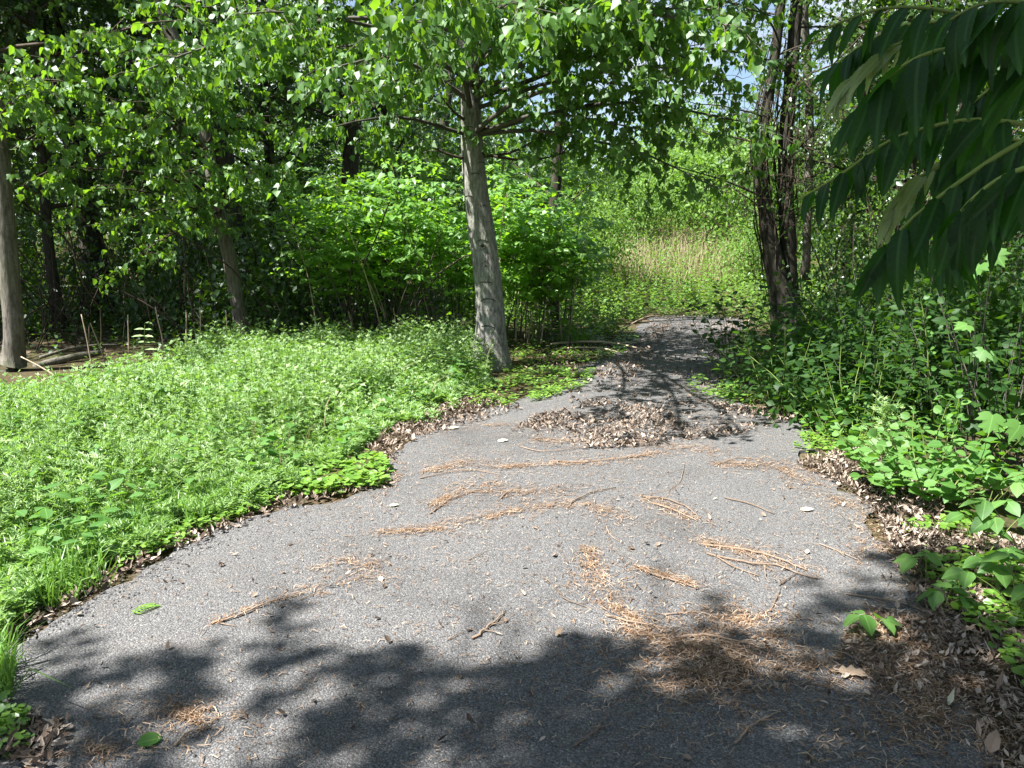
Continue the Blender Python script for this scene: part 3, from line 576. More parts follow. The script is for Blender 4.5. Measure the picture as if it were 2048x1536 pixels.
def wood_tree(px, D, k, label, s=1.0, group='trees in the shaded wood'):
    x = (px - 1024) / FPX * D * 1.0; o = thing('woodland_tree', (x, D, float(terr(x, D))), label, 'tree', group); o.scale = (s, s, s); o.rotation_euler = (0, 0, U(0, 6.28))
    for nm, me in zip(('trunk', 'limbs', 'foliage', 'twigs'), PROTO[k]):
        c = link(nm, me, o)
        if nm in ('foliage', 'twigs', 'limbs'): c['kind'] = 'stuff'
for a in [(120, 13.5, 1, 'thin dark tree in the wood just right of the left-edge grey trunk'), (200, 16.5, 0, 'dark tree in the wood between the left-edge trunk and the leaning poplar, nearer the trunk'),
          (300, 19, 1, 'thin tree deep in the wood left of the leaning poplar'), (488, 15.2, 2, 'thick dark tree standing right behind the leaning poplar'),
          (560, 18, 0, 'dark tree deep in the wood behind the left end of the thicket'), (695, 16.5, 2, 'thick dark tree behind the thicket, halfway between both poplars'),
          (800, 20, 0, 'dark tree behind the thicket just left of the scarred poplar'), (400, 23, 2, 'tall tree far back in the wood behind the leaning poplar'),
          (60, 20, 2, 'tall dark tree far back in the wood behind the left-edge trunk'), (880, 25, 2, 'tall tree far behind the scarred poplar'), (-120, 14, 0, 'dark tree just past the left edge of the picture'), (-300, 12, 2, 'broad tree beyond the left edge whose boughs darken the wood'),
          (640, 24, 1, 'thin tree far back behind the thicket'), (260, 27, 2, 'farthest tall tree in the left wood'),
          (1690, 15.5, 1, 'thin dark tree in the right-hand brush behind the sumac fronds'), (1790, 12.5, 1, 'thin tree in the right-hand brush nearest the sumac'), (1900, 17, 0, 'dark tree at the back of the right-hand brush'),
          (2050, 13.5, 2, 'broad dark tree at the right edge behind the sumac'), (2200, 10, 0, 'dark tree just past the right edge of the picture'), (1740, 22, 0, 'tree far back between forked tree and sumac')]:
    wood_tree(*a)
for (x, y, k, s_, lb) in ((-9.6, 13.0, 2, 1.25, 'tall leafy tree beyond the left edge, added to shade the wood'), (-12.5, 16.5, 2, 1.3, 'tall tree well beyond the left edge, back row, added for shade'), (-8.2, 16.0, 2, 1.2, 'tall tree in the back row of the left wood behind the grey trunk, added for shade'), (-11.5, 11.2, 0, 1.25, 'leafy tree beyond the left edge nearest the weed patch, added for shade'),
                          (3.6, -0.6, 2, 1.0, 'sky-blocking tall tree added right of the photographer above the sumac'), (1.8, -4.2, 2, 1.1, 'tall tree behind the photographer on the right, added to block sky'), (-1.2, -6.5, 0, 1.2, 'tree behind the photographer over the path, added to block sky'), (4.9, 2.6, 0, 1.05, 'sky-blocking tree added just right of the view above the sumac'), (-7.5, -5.0, 2, 1.1, 'tall tree behind the photographer on the left, added to block sky'), (5.6, 6.0, 2, 1.0, 'tall tree beyond the right edge above the shaded brush, added to block sky'), (5.2, -3.8, 2, 1.1, 'tall tree behind the photographer at far right, added to block sky')):
    o = thing('woodland_tree', (x, y, float(terr(x, y))), lb, 'tree', 'trees added around the clearing for shade'); o.scale = (s_, s_, s_); o.rotation_euler = (0, 0, U(0, 6.28))  # trees added to shade the left wood and block sky around the camera
    for nm, me in zip(('trunk', 'limbs', 'foliage', 'twigs'), PROTO[k]):
        c = link(nm, me, o)
        if nm != 'trunk': c['kind'] = 'stuff'

# ------------------------------------------------------------------ masses of foliage
def blob_leaves(ells, n, size, clump=0.5, tip_down=0.3, shell=0.55):
    ells = np.array(ells, float); wgt = ells[:, 3] * ells[:, 4] + ells[:, 4] * ells[:, 5] + ells[:, 3] * ells[:, 5]; k = rng.choice(len(ells), n, p=wgt / wgt.sum()); e = ells[k]
    dr = unit(N_(0, 1, (n, 3))); r = shell + (1 - shell) * rng.random(n) ** 0.7
    lump = 0.72 + clump * vnoise(dr[:, 0] * 2 + k * 3.1, dr[:, 1] * 2 + dr[:, 2] * 1.7, 0.45)
    p = e[:, :3] + dr * e[:, 3:6] * (r * lump)[:, None] + N_(0, 0.05, (n, 3))
    tip = unit(dr * 0.5 + N_(0, 0.5, (n, 3)) + [0, 0, -tip_down]); nr = N_(0, 0.75, (n, 3)) + [0, 0, 0.6] + dr * 0.4
    zg = terr(p[:, 0], p[:, 1]); p[:, 2] = np.maximum(p[:, 2], zg + 0.02)
    return p, tip, nr, size * U(0.6, 1.25, n)
def ell(px, py, D, rx, rz, ry=None):
    p = P(px, py, D); return [p[0], p[1], p[2], rx, ry or rx, rz]
# undergrowth in the left wood
E = []
for i in range(90):
    px = U(-200, 1000); Dd = U(12.5, 24); E.append([(px - 1024) / FPX * Dd, Dd, float(terr((px - 1024) / FPX * Dd, Dd)) + U(0.1, 1.9) * (1.7 if Dd > 15 else 1), U(0.6, 1.3), U(0.6, 1.2), U(0.5, 1.1)])
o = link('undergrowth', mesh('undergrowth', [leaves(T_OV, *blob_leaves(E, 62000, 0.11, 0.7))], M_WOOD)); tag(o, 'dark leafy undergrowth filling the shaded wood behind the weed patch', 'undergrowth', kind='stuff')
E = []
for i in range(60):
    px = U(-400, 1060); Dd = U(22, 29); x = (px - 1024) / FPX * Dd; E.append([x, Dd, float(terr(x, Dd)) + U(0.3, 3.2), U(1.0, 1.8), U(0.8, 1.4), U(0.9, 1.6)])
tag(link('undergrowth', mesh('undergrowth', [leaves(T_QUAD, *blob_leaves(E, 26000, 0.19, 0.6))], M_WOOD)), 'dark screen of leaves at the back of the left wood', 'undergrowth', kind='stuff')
# brushy stems in the undergrowth
g = []
for i in range(260):
    px = U(-50, 800); Dd = U(10.6, 18); x = (px - 1024) / FPX * Dd; g.append(tube(curve([x, Dd, float(terr(x, Dd))], [N_(0, .35), N_(0, .3), 1], U(0.6, 2.4), 6, 0.05, 0.16), U(0.004, 0.012), 4, 0, False))
tag(link('brush', mesh('brush', g, M_TWIGD)), 'tangle of bare dark stems in the shaded wood', 'brush', kind='stuff')
# far woods
E = []
for i in range(150):
    Dd = U(30, 55); px = U(-900, 2900); top = 9.5 if px < 1080 or px > 1640 else 3.9; x = (px - 1024) / FPX * Dd; h = U(0.55, 1.0) * top
    E.append([x, Dd, 2.4 + h * 0.45, U(1.8, 3.2), U(1.6, 3.0), h * 0.62])
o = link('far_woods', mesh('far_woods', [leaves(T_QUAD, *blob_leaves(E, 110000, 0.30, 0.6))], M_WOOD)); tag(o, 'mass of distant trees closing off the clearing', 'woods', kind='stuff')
# hillside shrubs
hs = [leaves(T_OV, *[a for a in blob_leaves([[0, 0, 0.9, 1.3, 1.2, 1.0], [0.6, -0.2, 1.5, 0.8, 0.8, 0.9], [-0.7, 0.1, 1.3, 0.8, 0.8, 0.8]], 3600, 0.10, 0.7, 0.3, 0.4)])]
for_mesh = mesh('foliage', hs, M_HILL); stem_mesh = mesh('stems', [tube(curve([N_(0, .15), N_(0, .15), -0.2], [N_(0, .4), N_(0, .4), 1], U(1.2, 2.2), 6, 0, 0.1), np.linspace(0.02, 0.006, 6), 4, 0, False) for _ in range(9)], M_TWIGD)
for i, (px, Dd, s, lb) in enumerate([(1180, 21, 1.0, 'light green shrub left of the dry grass, beside the slender tree'), (1270, 26, 1.05, 'light green shrub behind the left half of the dry grass'), (1380, 29, 1.5, 'tall light green shrub behind the middle of the dry grass'),
                                      (1470, 25, 1.4, 'light green shrub behind the right half of the dry grass'), (1220, 33, 1.05, 'pale shrub on top of the bank under the open patch of sky'), (1560, 27, 1.6, 'light green shrub on the bank behind the forked tree'), (1660, 24, 1.4, 'light green shrub on the bank right of the forked tree'),
                                      (1330, 36, 1.9, 'farthest pale shrub on top of the bank'), (1120, 27, 1.5, 'light green shrub on the bank left of the slender tree'), (1440, 35, 2.0, 'tall pale shrub on top of the bank left of the forked tree'), (1780, 21, 1.2, 'light green shrub on the bank seen between the sumac fronds'), (1505, 20.5, 0.75, 'low bright shrub at the foot of the bank touching the dry grass on its right')]):
    x = (px - 1024) / FPX * Dd; o = thing('hillside_shrub', (x, Dd, float(terr(x, Dd))), lb, 'shrub', 'shrubs on the sunny bank'); o.scale = (s * U(.9, 1.1), s, s * U(.85, 1.1)); o.rotation_euler = (0, 0, U(0, 6.28))
    tag(link('foliage', for_mesh, o), kind='stuff'); tag(link('stems', stem_mesh, o), kind='stuff')
# herbs and dry grass at the foot of the bank
def herb(pts, hmin, hmax, nleaf, size, tm, up=0.5):
    n = len(pts); H = U(hmin, hmax, n); k = np.tile(np.arange(nleaf), (n, 1)); t = (k + U(0.2, 0.9, (n, nleaf))) / nleaf; a = k * 2.4 + U(0, 6.28, (n, 1)); elv = up * (0.4 + t)
    lean = N_(0, 0.12, (n, 1, 2)); z = t * H[:, None]
    pos = np.stack([pts[:, None, 0] + lean[..., 0] * z, pts[:, None, 1] + lean[..., 1] * z, terr(pts[:, 0], pts[:, 1])[:, None] + z + 0.0], -1).reshape(-1, 3)
    tip = np.stack([np.cos(a) * np.cos(elv), np.sin(a) * np.cos(elv), np.sin(elv)], -1).reshape(-1, 3) + N_(0, 0.18, (n * nleaf, 3))
    nr = np.tile([0, 0, 1.0], (n * nleaf, 1)) + N_(0, 0.3, (n * nleaf, 3)); sz = size * U(0.7, 1.2, (n, nleaf)) * (1.05 - 0.35 * t)
    rnd = np.clip(np.repeat(rng.random(n) * 0.35 + 0.45 * vnoise(pts[:, 0], pts[:, 1], 0.5, 13), nleaf) + 0.25 * rng.random(n * nleaf), 0, 0.999)
    st = []
    return leaves(tm, pos, tip, nr, sz.ravel(), 0, rnd), np.stack([pts[:, 0], pts[:, 1], terr(pts[:, 0], pts[:, 1]), H, lean[:, 0, 0], lean[:, 0, 1]], 1)
def stalks(info, r, m=1, seg=1):
    n = len(info); b = info[:, :3]; tpt = b + np.stack([info[:, 4] * info[:, 3], info[:, 5] * info[:, 3], info[:, 3]], 1); an = np.array([0, 2.1, 4.2]); off = np.stack([np.cos(an), np.sin(an), 0 * an], 1) * r
    V = np.concatenate([b[:, None] + off, tpt[:, None] + off * 0.5], 1); f = np.array([0, 1, 4, 3, 1, 2, 5, 4, 2, 0, 3, 5]); L = (f[None] + np.arange(n)[:, None] * 6).ravel()
    return grp(V, L, np.full(n * 3, 4), m, False)
bank = np.array([P(a, 560, dd)[:2] for a, dd in ((900, 16), (850, 30), (1950, 30), (1760, 12.2), (1600, 11.6), (1520, 13.5), (1505, 15.2), (1480, 15.9), (1300, 16.2), (1270, 15.2), (1180, 13.8), (1050, 13.5))])
g1, i1 = herb(sample_poly(bank, 7000, lambda x, y: 1 - 0.4 * sstep(20.5, 22, y)), 0.25, 0.75, 7, 0.11, T_OV)
fl = np.array([[-16, 9.6], [-5.2, 9.6], [-3.2, 10.6], [0.2, 11.0], [0.9, 13], [-1, 22], [-16, 22]]); g3, i3 = herb(sample_poly(fl, 3400, lambda x, y: np.where((y < 11.4) & (x < -3.4), 0.35, 1.0)), 0.06, 0.34, 5, 0.09, T_OV)
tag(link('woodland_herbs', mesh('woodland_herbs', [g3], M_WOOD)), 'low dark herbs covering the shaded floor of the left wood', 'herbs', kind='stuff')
tag(link('bank_herbs', mesh('bank_herbs', [g1], M_HILL)), 'bright green herbs crowding the far end of the path', 'herbs', kind='stuff')
dg = np.array([P(a, 560, dd)[:2] for a, dd in ((1190, 20.5), (1200, 26), (1560, 26.5), (1540, 21), (1430, 20)) ]); q = sample_poly(dg, 3800)
def blades(q, hmin, hmax, wd, lean=0.25):
    n = len(q); H = U(hmin, hmax, n); a = U(0, 6.28, n); ln = N_(0, lean, (n, 2)); zb = terr(q[:, 0], q[:, 1]); w2 = wd * U(0.6, 1.2, n); c = np.cos(a) * w2; s = np.sin(a) * w2
    b = np.c_[q, zb]; mdl = b + np.c_[ln[:, 0] * H * 0.35, ln[:, 1] * H * 0.35, H * 0.6]; tp_ = b + np.c_[ln * H[:, None], H * (1 - np.abs(ln).sum(1) * 0.3)]; o3 = np.c_[c, s, np.zeros(n)]
    V = np.stack([b - o3, b + o3, mdl + o3 * 0.8, mdl - o3 * 0.8, tp_], 1); f = np.array([0, 1, 2, 3, 3, 2, 4]); L = (f[None] + np.arange(n)[:, None] * 5).ravel()
    luv = np.zeros((n, 5, 3)); luv[:, :, 2] = rng.random(n)[:, None]; luv[:, :, 0] = 0.2
    return grp(V, L, np.tile([4, 3], n), 0, False, luv.reshape(-1, 3))
tag(link('dry_grass', mesh('dry_grass', [blades(q[:2200], 0.3, 0.85, 0.008)], M_DRY)), 'tall straw-coloured dry grass on the sunny bank beyond the path', 'grass', kind='stuff')

# ------------------------------------------------------------------ knotweed thicket
TD = 12.6
th = thing('knotweed_thicket', (P(880, 600, TD)[0], TD, 0), 'dense bright green thicket of tall stems behind the scarred poplar', 'thicket')
pos = []; tip = []; nr = []; sz = []
for i in range(84):
    px = U(630, 1150); Dd = U(11.4, 14.2); b = np.array([(px - 1024) / FPX * Dd, Dd, -0.03])
    lean = np.clip((px - 890) / 330.0, -1, 0.35); H = U(1.9, 2.95) * (1 - 0.16 * abs(lean) ** 2) * (0.85 if px > 1040 else 1.0); c = curve(b, [lean * 0.22 + N_(0, .10), N_(-0.06, .12), 1], H, 9, 0.0, 0.03); c[:, 0] += lean * 0.42 * np.linspace(0, 1, 9) ** 2.2; c[:, 1] -= 0.25 * np.linspace(0, 1, 9) ** 2
    part('stem', [tube(c, np.linspace(0.011, 0.003, 9), 5, 0, False)], M_TWIG if i % 3 else M_PALE, th)
    for k in range(11):
        t = U(0.36, 0.99); x = t * 8; j = int(min(x, 7)); p = c[j] + (c[j + 1] - c[j]) * (x - j); a = U(0, 6.28); sb = curve(p, [math.cos(a) + lean * 0.3, math.sin(a) - 0.35, 0.65], U(0.3, 0.75), 5, 0.13, 0.07)
        n = 13; tt_ = np.linspace(0.1, 1, n) * 3.99; jj = tt_.astype(int); pp = sb[jj] + (sb[jj + 1] - sb[jj]) * (tt_ - jj)[:, None]; ax = unit(sb[jj + 1] - sb[jj]); sd = unit(np.cross(ax, [0, 0, 1.0])) * np.where(np.arange(n) % 2, 1, -1)[:, None]
        pos.append(pp + sd * 0.02); tip.append(unit(sd * 0.8 + ax * 0.5 + [0, 0, -0.28] + N_(0, 0.18, (n, 3)))); nr.append(np.array([0, -0.15, 1.0]) + N_(0, 0.22, (n, 3))); sz.append(0.12 * U(0.6, 1.2, n))
    n = 16; tt_ = U(0.12, 1, n) * 7.99; jj = tt_.astype(int); pp = c[jj] + (c[jj + 1] - c[jj]) * (tt_ - jj)[:, None]; a = U(0, 6.28, n); sd = np.c_[np.cos(a), np.sin(a), N_(-0.2, .2, n)]
    pos.append(pp + sd * 0.05); tip.append(sd); nr.append(np.array([0, 0, 1.0]) + N_(0, 0.3, (n, 3))); sz.append(0.10 * U(0.6, 1.2, n))
split_leaves(th, T_KNOT, M_KNOT, *[np.concatenate(a) for a in (pos, tip, nr, sz)], k=300, tms=T_KNOTS)

# ------------------------------------------------------------------ mugwort field and ground cover
field = np.concatenate([gp([(-420, 1500), (-60, 1262), (70, 1195), (150, 1155), (320, 1060), (470, 1000), (570, 965), (640, 935), (715, 912), (745, 878), (830, 832), (910, 796), (970, 768), (985, 745)]), gp([(960, 722), (840, 712), (700, 706), (560, 712), (420, 735), (260, 776), (150, 800), (0, 815), (-250, 840), (-700, 950)])])
ed = gp([(-420, 1500), (-60, 1262), (70, 1195), (320, 1060), (470, 1000), (570, 965), (640, 935), (745, 878), (830, 832), (970, 768)])[:, :2]
def dist_line(p, ln):
    best = np.full(len(p), 9e9)
    for a, b in zip(ln[:-1], ln[1:]):
        ab = b - a; t = np.clip(((p - a) @ ab) / (ab @ ab), 0, 1); best = np.minimum(best, np.linalg.norm(p - (a + t[:, None] * ab), axis=1))
    return best
mats_m = [M_MUG, M_STEM]; ex, ea = None, None
pts = sample_poly(field, 5200); j_ = rng.integers(0, len(ed) - 1, 700); f_ = rng.random((700, 1)); rag = ed[j_] * (1 - f_) + ed[j_ + 1] * f_ + N_(0, 0.09, (700, 2)); rag = rag[vnoise(rag[:, 0], rag[:, 1], 0.3, 21) > 0.45]; pts = np.concatenate([pts, rag]); near = pts[:, 1] < 6.2; gs = []
for sel, tm in ((near, T_MUG), (~near, T_MUG2)):
    p = pts[sel]; de = dist_line(p, ed); hh = (0.07 + 0.27 * sstep(0, 0.9, de) + 0.04 * sstep(8.2, 10.5, p[:, 1])) * (0.35 + 0.9 * vnoise(p[:, 0], p[:, 1], 0.55) + 0.6 * rng.random(len(p)) ** 2)
    ga, ia = herb(p, 1, 1, 13, 0.080 if tm is T_MUG else 0.084, tm, 0.55); v = ga[0]; nv = len(tm[0]); nl = 13
    # rescale heights per plant
    base_z = terr(p[:, 0], p[:, 1]); zrel = v[:, 2].reshape(len(p), -1) - base_z[:, None]
    v2 = v.reshape(len(p), nl, nv, 3).copy(); pz = v2[:, :, 0:1, 2] - base_z[:, None, None]; v2[..., 2] += pz * (hh[:, None, None] - 1)
    cx = v2[:, :, 0:1, 0] - p[:, 0][:, None, None]; cy_ = v2[:, :, 0:1, 1] - p[:, 1][:, None, None]; v2[..., 0] += cx * (hh[:, None, None] - 1); v2[..., 1] += cy_ * (hh[:, None, None] - 1)
    gs.append((v2.reshape(-1, 3).astype(np.float32),) + ga[1:]); ia[:, 3] = hh; gs.append(stalks(ia, 0.0025))
tag(link('mugwort_patch', mesh('mugwort_patch', gs, mats_m)), 'sunlit waist-low patch of feathery green mugwort left of the asphalt', 'weeds', kind='stuff')
def cover(name, polys, label, size=0.045, hmax=0.07, mat=M_IVY):
    g = []
    for poly, n in polys:
        w_ = gp(poly); p = sample_poly(w_, n, lambda x, y: np.clip(2.2 * vnoise(x, y, 0.16, 4) - 0.45, 0.03, 1)); n = len(p); z = np.maximum(terr(p[:, 0], p[:, 1]), 0) + U(0.008, hmax, n); a = U(0, 6.28, n)
        g.append(leaves(T_IVY, np.c_[p, z], np.c_[np.cos(a), np.sin(a), N_(0, .15, n)], np.array([0, 0, 1.0]) + N_(0, 0.28, (n, 3)), size * U(0.5, 1.25, n)))
    tag(link(name, mesh(name, g, mat)), label, 'ground cover', kind='stuff')
cover('ground_cover', [([(565, 1000), (590, 968), (670, 932), (755, 915), (785, 945), (768, 972), (680, 990)], 620)], 'tuft of yellow-green round-leaved ground cover spilling onto the asphalt', 0.05, 0.08)
cover('ground_cover', [([(940, 815), (960, 780), (1030, 755), (1130, 740), (1190, 745), (1170, 775), (1090, 800), (1010, 815)], 1500), ([(1000, 768), (1005, 715), (1060, 685), (1255, 655), (1285, 680), (1240, 715), (1150, 740)], 2400)], 'low green ground cover at the foot of the scarred poplar', 0.04, 0.06)
cover('ground_cover', [([(1350, 775), (1425, 755), (1455, 700), (1490, 660), (1640, 740), (1700, 800), (1680, 850), (1600, 830), (1500, 812), (1420, 800)], 3200)], 'low round-leaved ground cover on the right of the narrow path', 0.05, 0.09)
cover('ground_cover', [([(1580, 905), (1600, 870), (1700, 860), (1760, 890), (1720, 920), (1640, 925)], 500)], 'small pale ground cover patch at the right edge of the sunny asphalt', 0.04, 0.05)
cover('ground_cover', [([(1800, 1060), (1960, 1030), (2120, 1200), (2160, 1420), (2060, 1400), (1990, 1300), (1880, 1200)], 800)], 'sparse round-leaved ground cover in the leaf litter at lower right', 0.045, 0.06)
cover('ground_cover', [([(-60, 1325), (0, 1275), (120, 1210), (260, 1138), (400, 1072), (520, 1022), (600, 990), (560, 975), (440, 1018), (300, 1065), (120, 1150), (-80, 1255)], 1300), ([(-120, 1500), (-40, 1400), (60, 1440), (70, 1500), (0, 1530)], 260)], 'little green leaves along the left edge of the asphalt', 0.035, 0.06)
q = np.concatenate([sample_poly(gp([(60, 1230), (100, 1150), (200, 1120), (220, 1170), (120, 1215)]), 260), sample_poly(gp([(-40, 1400), (0, 1320), (30, 1330), (30, 1400)]), 160), sample_poly(gp([(0, 1200), (0, 1060), (500, 980), (400, 1060)]), 700)])
tag(link('grass', mesh('grass', [blades(q, 0.08, 0.24, 0.004, 0.5)], M_GRASS)), 'thin grass blades at the left asphalt edge', 'grass', kind='stuff')
q = sample_poly(field, 1500); tag(link('grass', mesh('grass', [blades(q, 0.15, 0.42, 0.0035, 0.35)], M_GRASS)), 'grass blades growing up between the mugwort plants', 'grass', kind='stuff')
q = sample_poly(field, 160); tag(link('dry_stems', mesh('dry_stems', [blades(q, 0.2, 0.5, 0.004, 0.4)], M_DRY)), 'thin dry stems standing among the mugwort', 'dry stems', kind='stuff')
p = sample_poly(field, 260); g4, i4 = herb(p, 0.2, 0.4, 6, 0.11, T_TRI, 0.3); tag(link('broad_weeds', mesh('broad_weeds', [g4], M_ROUND)), 'scattered broad-leaved weeds among the mugwort', 'weeds', kind='stuff')

# ------------------------------------------------------------------ right-hand thicket and plants
E = []
for i in range(70):
    px = U(1610, 2300); Dd = U(6.0, 11); x = (px - 1024) / FPX * Dd; hgt = U(0.3, 1.25) * (0.6 + 0.4 * sstep(1600, 1900, px)); E.append([x, Dd, hgt * 0.6, U(0.35, 0.7), U(0.35, 0.7), hgt * 0.75])
tag(link('thicket_foliage', mesh('thicket_foliage', [leaves(T_OV, *blob_leaves(E, 26000, 0.09, 0.7))], M_THICK)), 'shaded mass of green herbs filling the right side behind the round-leaved shrub', 'thicket', kind='stuff')
E = []
for i in range(60):
    px = U(1600, 2500); Dd = U(12, 20); x = (px - 1024) / FPX * Dd; E.append([x, Dd, float(terr(x, Dd)) + U(0.4, 2.6), U(0.6, 1.2), U(0.6, 1.2), U(0.6, 1.2)])
tag(link('undergrowth', mesh('undergrowth', [leaves(T_OV, *blob_leaves(E, 36000, 0.09, 0.8))], M_WOOD)), 'dark brush behind the sumac fronds on the right', 'undergrowth', kind='stuff')
g = []
for i in range(150):
    px = U(1640, 2300); Dd = U(9, 15); x = (px - 1024) / FPX * Dd; g.append(tube(curve([x, Dd, float(terr(x, Dd))], [N_(0, .2) + 0.1, N_(0, .3), 1], U(1.2, 2.2 + (px > 1720) * 1.8), 8, 0.0, 0.13), U(0.004, 0.011), 4, 0, False))
tag(link('brush', mesh('brush', g, M_TWIGD)), 'tangled bare stems behind the sumac fronds on the right', 'brush', kind='stuff')
def bush(name, label, cat, base, nst, H, spread, tm, mat, leaf, per, opp=True, k=150, lean=(0, 0), stem_mat=None, hor=0.75, start=0.2, r=0.005, group=None):
    base = np.array([base[0], base[1], float(terr(base[0], base[1]))]); root = thing(name, base, label, cat, group); pos = []; tip = []; nr = []; sz = []
    for i in range(nst):
        a = i * 2.4 + U(0, 0.5); rr = math.sqrt((i + 0.3) / nst) * spread; c = curve(base + [math.cos(a) * rr * 0.35, math.sin(a) * rr * 0.35, -0.02], [math.cos(a) * rr * 0.9 + lean[0], math.sin(a) * rr * 0.9 + lean[1], H], H * U(0.75, 1.15) * math.hypot(1, 0.5 * spread / max(H, .1)), 9, 0.035, 0.06)
        part('stem', [tube(c, np.linspace(r, r * 0.4, 9), 5, 0, False)], stem_mat or M_STEM, root)
        n = per; t = np.linspace(start, 1.0, n) * 7.99; j = t.astype(int); p = c[j] + (c[j + 1] - c[j]) * (t - j)[:, None]; ax = unit(c[j + 1] - c[j]); ph = np.repeat(np.arange((n + 1) // 2), 2)[:n] * 1.57 + U(0, 3) + (np.arange(n) % 2) * math.pi if opp else np.arange(n) * 2.4 + U(0, 6)
        sd = np.c_[np.cos(ph), np.sin(ph), np.zeros(n)]; pos.append(p + sd * 0.02); tip.append(unit(sd * hor + ax * 0.35 + N_(0, 0.15, (n, 3)))); nr.append(np.array([0, -0.2, 1.0]) + N_(0, 0.45, (n, 3))); sz.append(leaf * U(0.65, 1.2, n) * (1.05 - 0.4 * np.linspace(0, 1, n) ** 3))
    split_leaves(root, tm, mat, *[np.concatenate(a) for a in (pos, tip, nr, sz)], k=k); return root
bush('round_leaved_shrub', 'bright shrub with round pale leaves beside the leaf litter on the right', 'shrub', G(1850, 985)[:2], 26, 0.55, 0.62, T_ROUND, M_ROUND, 0.075, 18, k=300, lean=(-0.1, -0.1))
bush('round_leaved_shrub', 'small round-leaved sprig at the end of the sunny asphalt on the right', 'plant', G(1640, 860)[:2], 4, 0.20, 0.25, T_ROUND, M_ROUND, 0.065, 10, k=40)
bush('round_leaved_shrub', 'upright round-leaved sprout between the small sprig and the bright shrub', 'plant', G(1705, 855)[:2], 5, 0.34, 0.18, T_ROUND, M_ROUND, 0.065, 12, k=60)
bush('tall_shoot', 'tall single leaning shoot with paired leaves above the round-leaved shrub', 'plant', G(1872, 905)[:2], 1, 1.12, 0.05, T_ROUND, M_ROUND, 0.062, 22, k=22, lean=(-0.22, 0), r=0.007)
bush('sapling', 'leafy sapling with coarse leaves standing at the right picture edge', 'sapling', G(2030, 950)[:2], 14, 1.15, 0.55, T_TRI, M_THICK, 0.10, 16, k=220, opp=False, stem_mat=M_TWIG)
bush('white_leaved_herb', 'broad-leaved herb at the foot of the forked tree', 'plant', G(1640, 705)[:2], 7, 0.75, 0.5, T_KNOT, M_THICK, 0.13, 10, k=70)
bush('shaded_shrub', 'shaded leafy shrub behind the tall shoot on the right', 'shrub', (2.75, 6.3), 16, 0.85, 0.7, T_TRI, M_THICK, 0.09, 18, k=200)
for (x_, y_, h_, lb_) in ((3.3, 6.9, 1.35, 'tall shaded shrub at the right behind the tall shoot'), (4.1, 7.6, 1.5, 'tallest shaded shrub at the right edge below the sumac'), (3.1, 8.6, 1.2, 'shaded shrub at the foot of the brush right of the forked tree'), (3.4, 5.6, 1.2, 'shaded shrub behind the sapling at the right edge'), (2.75, 9.8, 1.1, 'shaded shrub just right of the forked tree base')):
    bush('shaded_shrub', lb_, 'shrub', (x_, y_), 14, h_, 0.75, T_TRI, M_THICK, 0.09, 20, k=60, opp=False, stem_mat=M_TWIG)
bush('shaded_shrub', 'shaded leafy shrub right of the ground cover, left of the tall shoot', 'shrub', (2.5, 7.4), 16, 0.7, 0.7, T_TRI, M_THICK, 0.09, 16, k=150)
bush('low_shrub', 'low bright green shrub at the left side of the far path, below the slender tree', 'shrub', (1.55, 13.2), 18, 0.55, 0.6, T_OV, M_HILL, 0.09, 22, k=100, opp=False)
bush('low_shrub', 'small green shrub right of the scarred poplar, in front of the thicket', 'shrub', (1.0, 12.0), 14, 0.5, 0.5, T_OV, M_KNOT, 0.09, 20, k=80, opp=False)
# mugwort among the right-hand shrubs
for (px, py, H_, lb) in ((1770, 905, 0.42, 'feathery mugwort clump left of the round-leaved shrub'), (1750, 800, 0.45, 'shaded mugwort plant behind the round-leaved shrub')):
    b = G(px, py); root = thing('mugwort_plant', (b[0], b[1], 0), lb, 'plant'); p = b[:2] + N_(0, 0.10, (10, 2)); g_, info = herb(p, H_ * 0.7, H_ * 1.1, 16, 0.085, T_MUG, 0.5); part('foliage', [g_], M_MUG, root, 'stuff'); part('stems', [stalks(info, 0.003, 0)], M_STEM, root, 'stuff')
# lobed grape leaves
gr = thing('grape_vine', (*G(1985, 940)[:2], 0), 'wild grape vine with large lobed leaves hanging at the right edge', 'vine')
me_l = tmpl_mesh('leaf', T_LOB, M_ROUND)
for i, (px, py, dd, s) in enumerate([(1985, 830, 4.5, 0.12), (2040, 850, 4.4, 0.12), (1960, 530, 4.6, 0.11), (1990, 505, 4.7, 0.10), (1935, 650, 4.8, 0.10), (1968, 700, 4.9, 0.11), (2044, 600, 4.6, 0.10)]):
    e = P(px, py, dd); b0 = np.array([*gr.location]) + [U(-.1, .2), U(-.1, .2), 0]; c = toward(b0, e, 8, 0.05, 0.06); part('stem', [tube(c, np.linspace(0.005, 0.002, 8), 5, 0, False)], M_TWIG, gr)
    single_leaves(gr, me_l, e[None], unit(np.array([[N_(-.3, .7), -0.4, N_(-0.6, 0.25)]])), np.array([[N_(-.2, .5), N_(-0.35, .4), 0.8]]), [s], 'leaf')
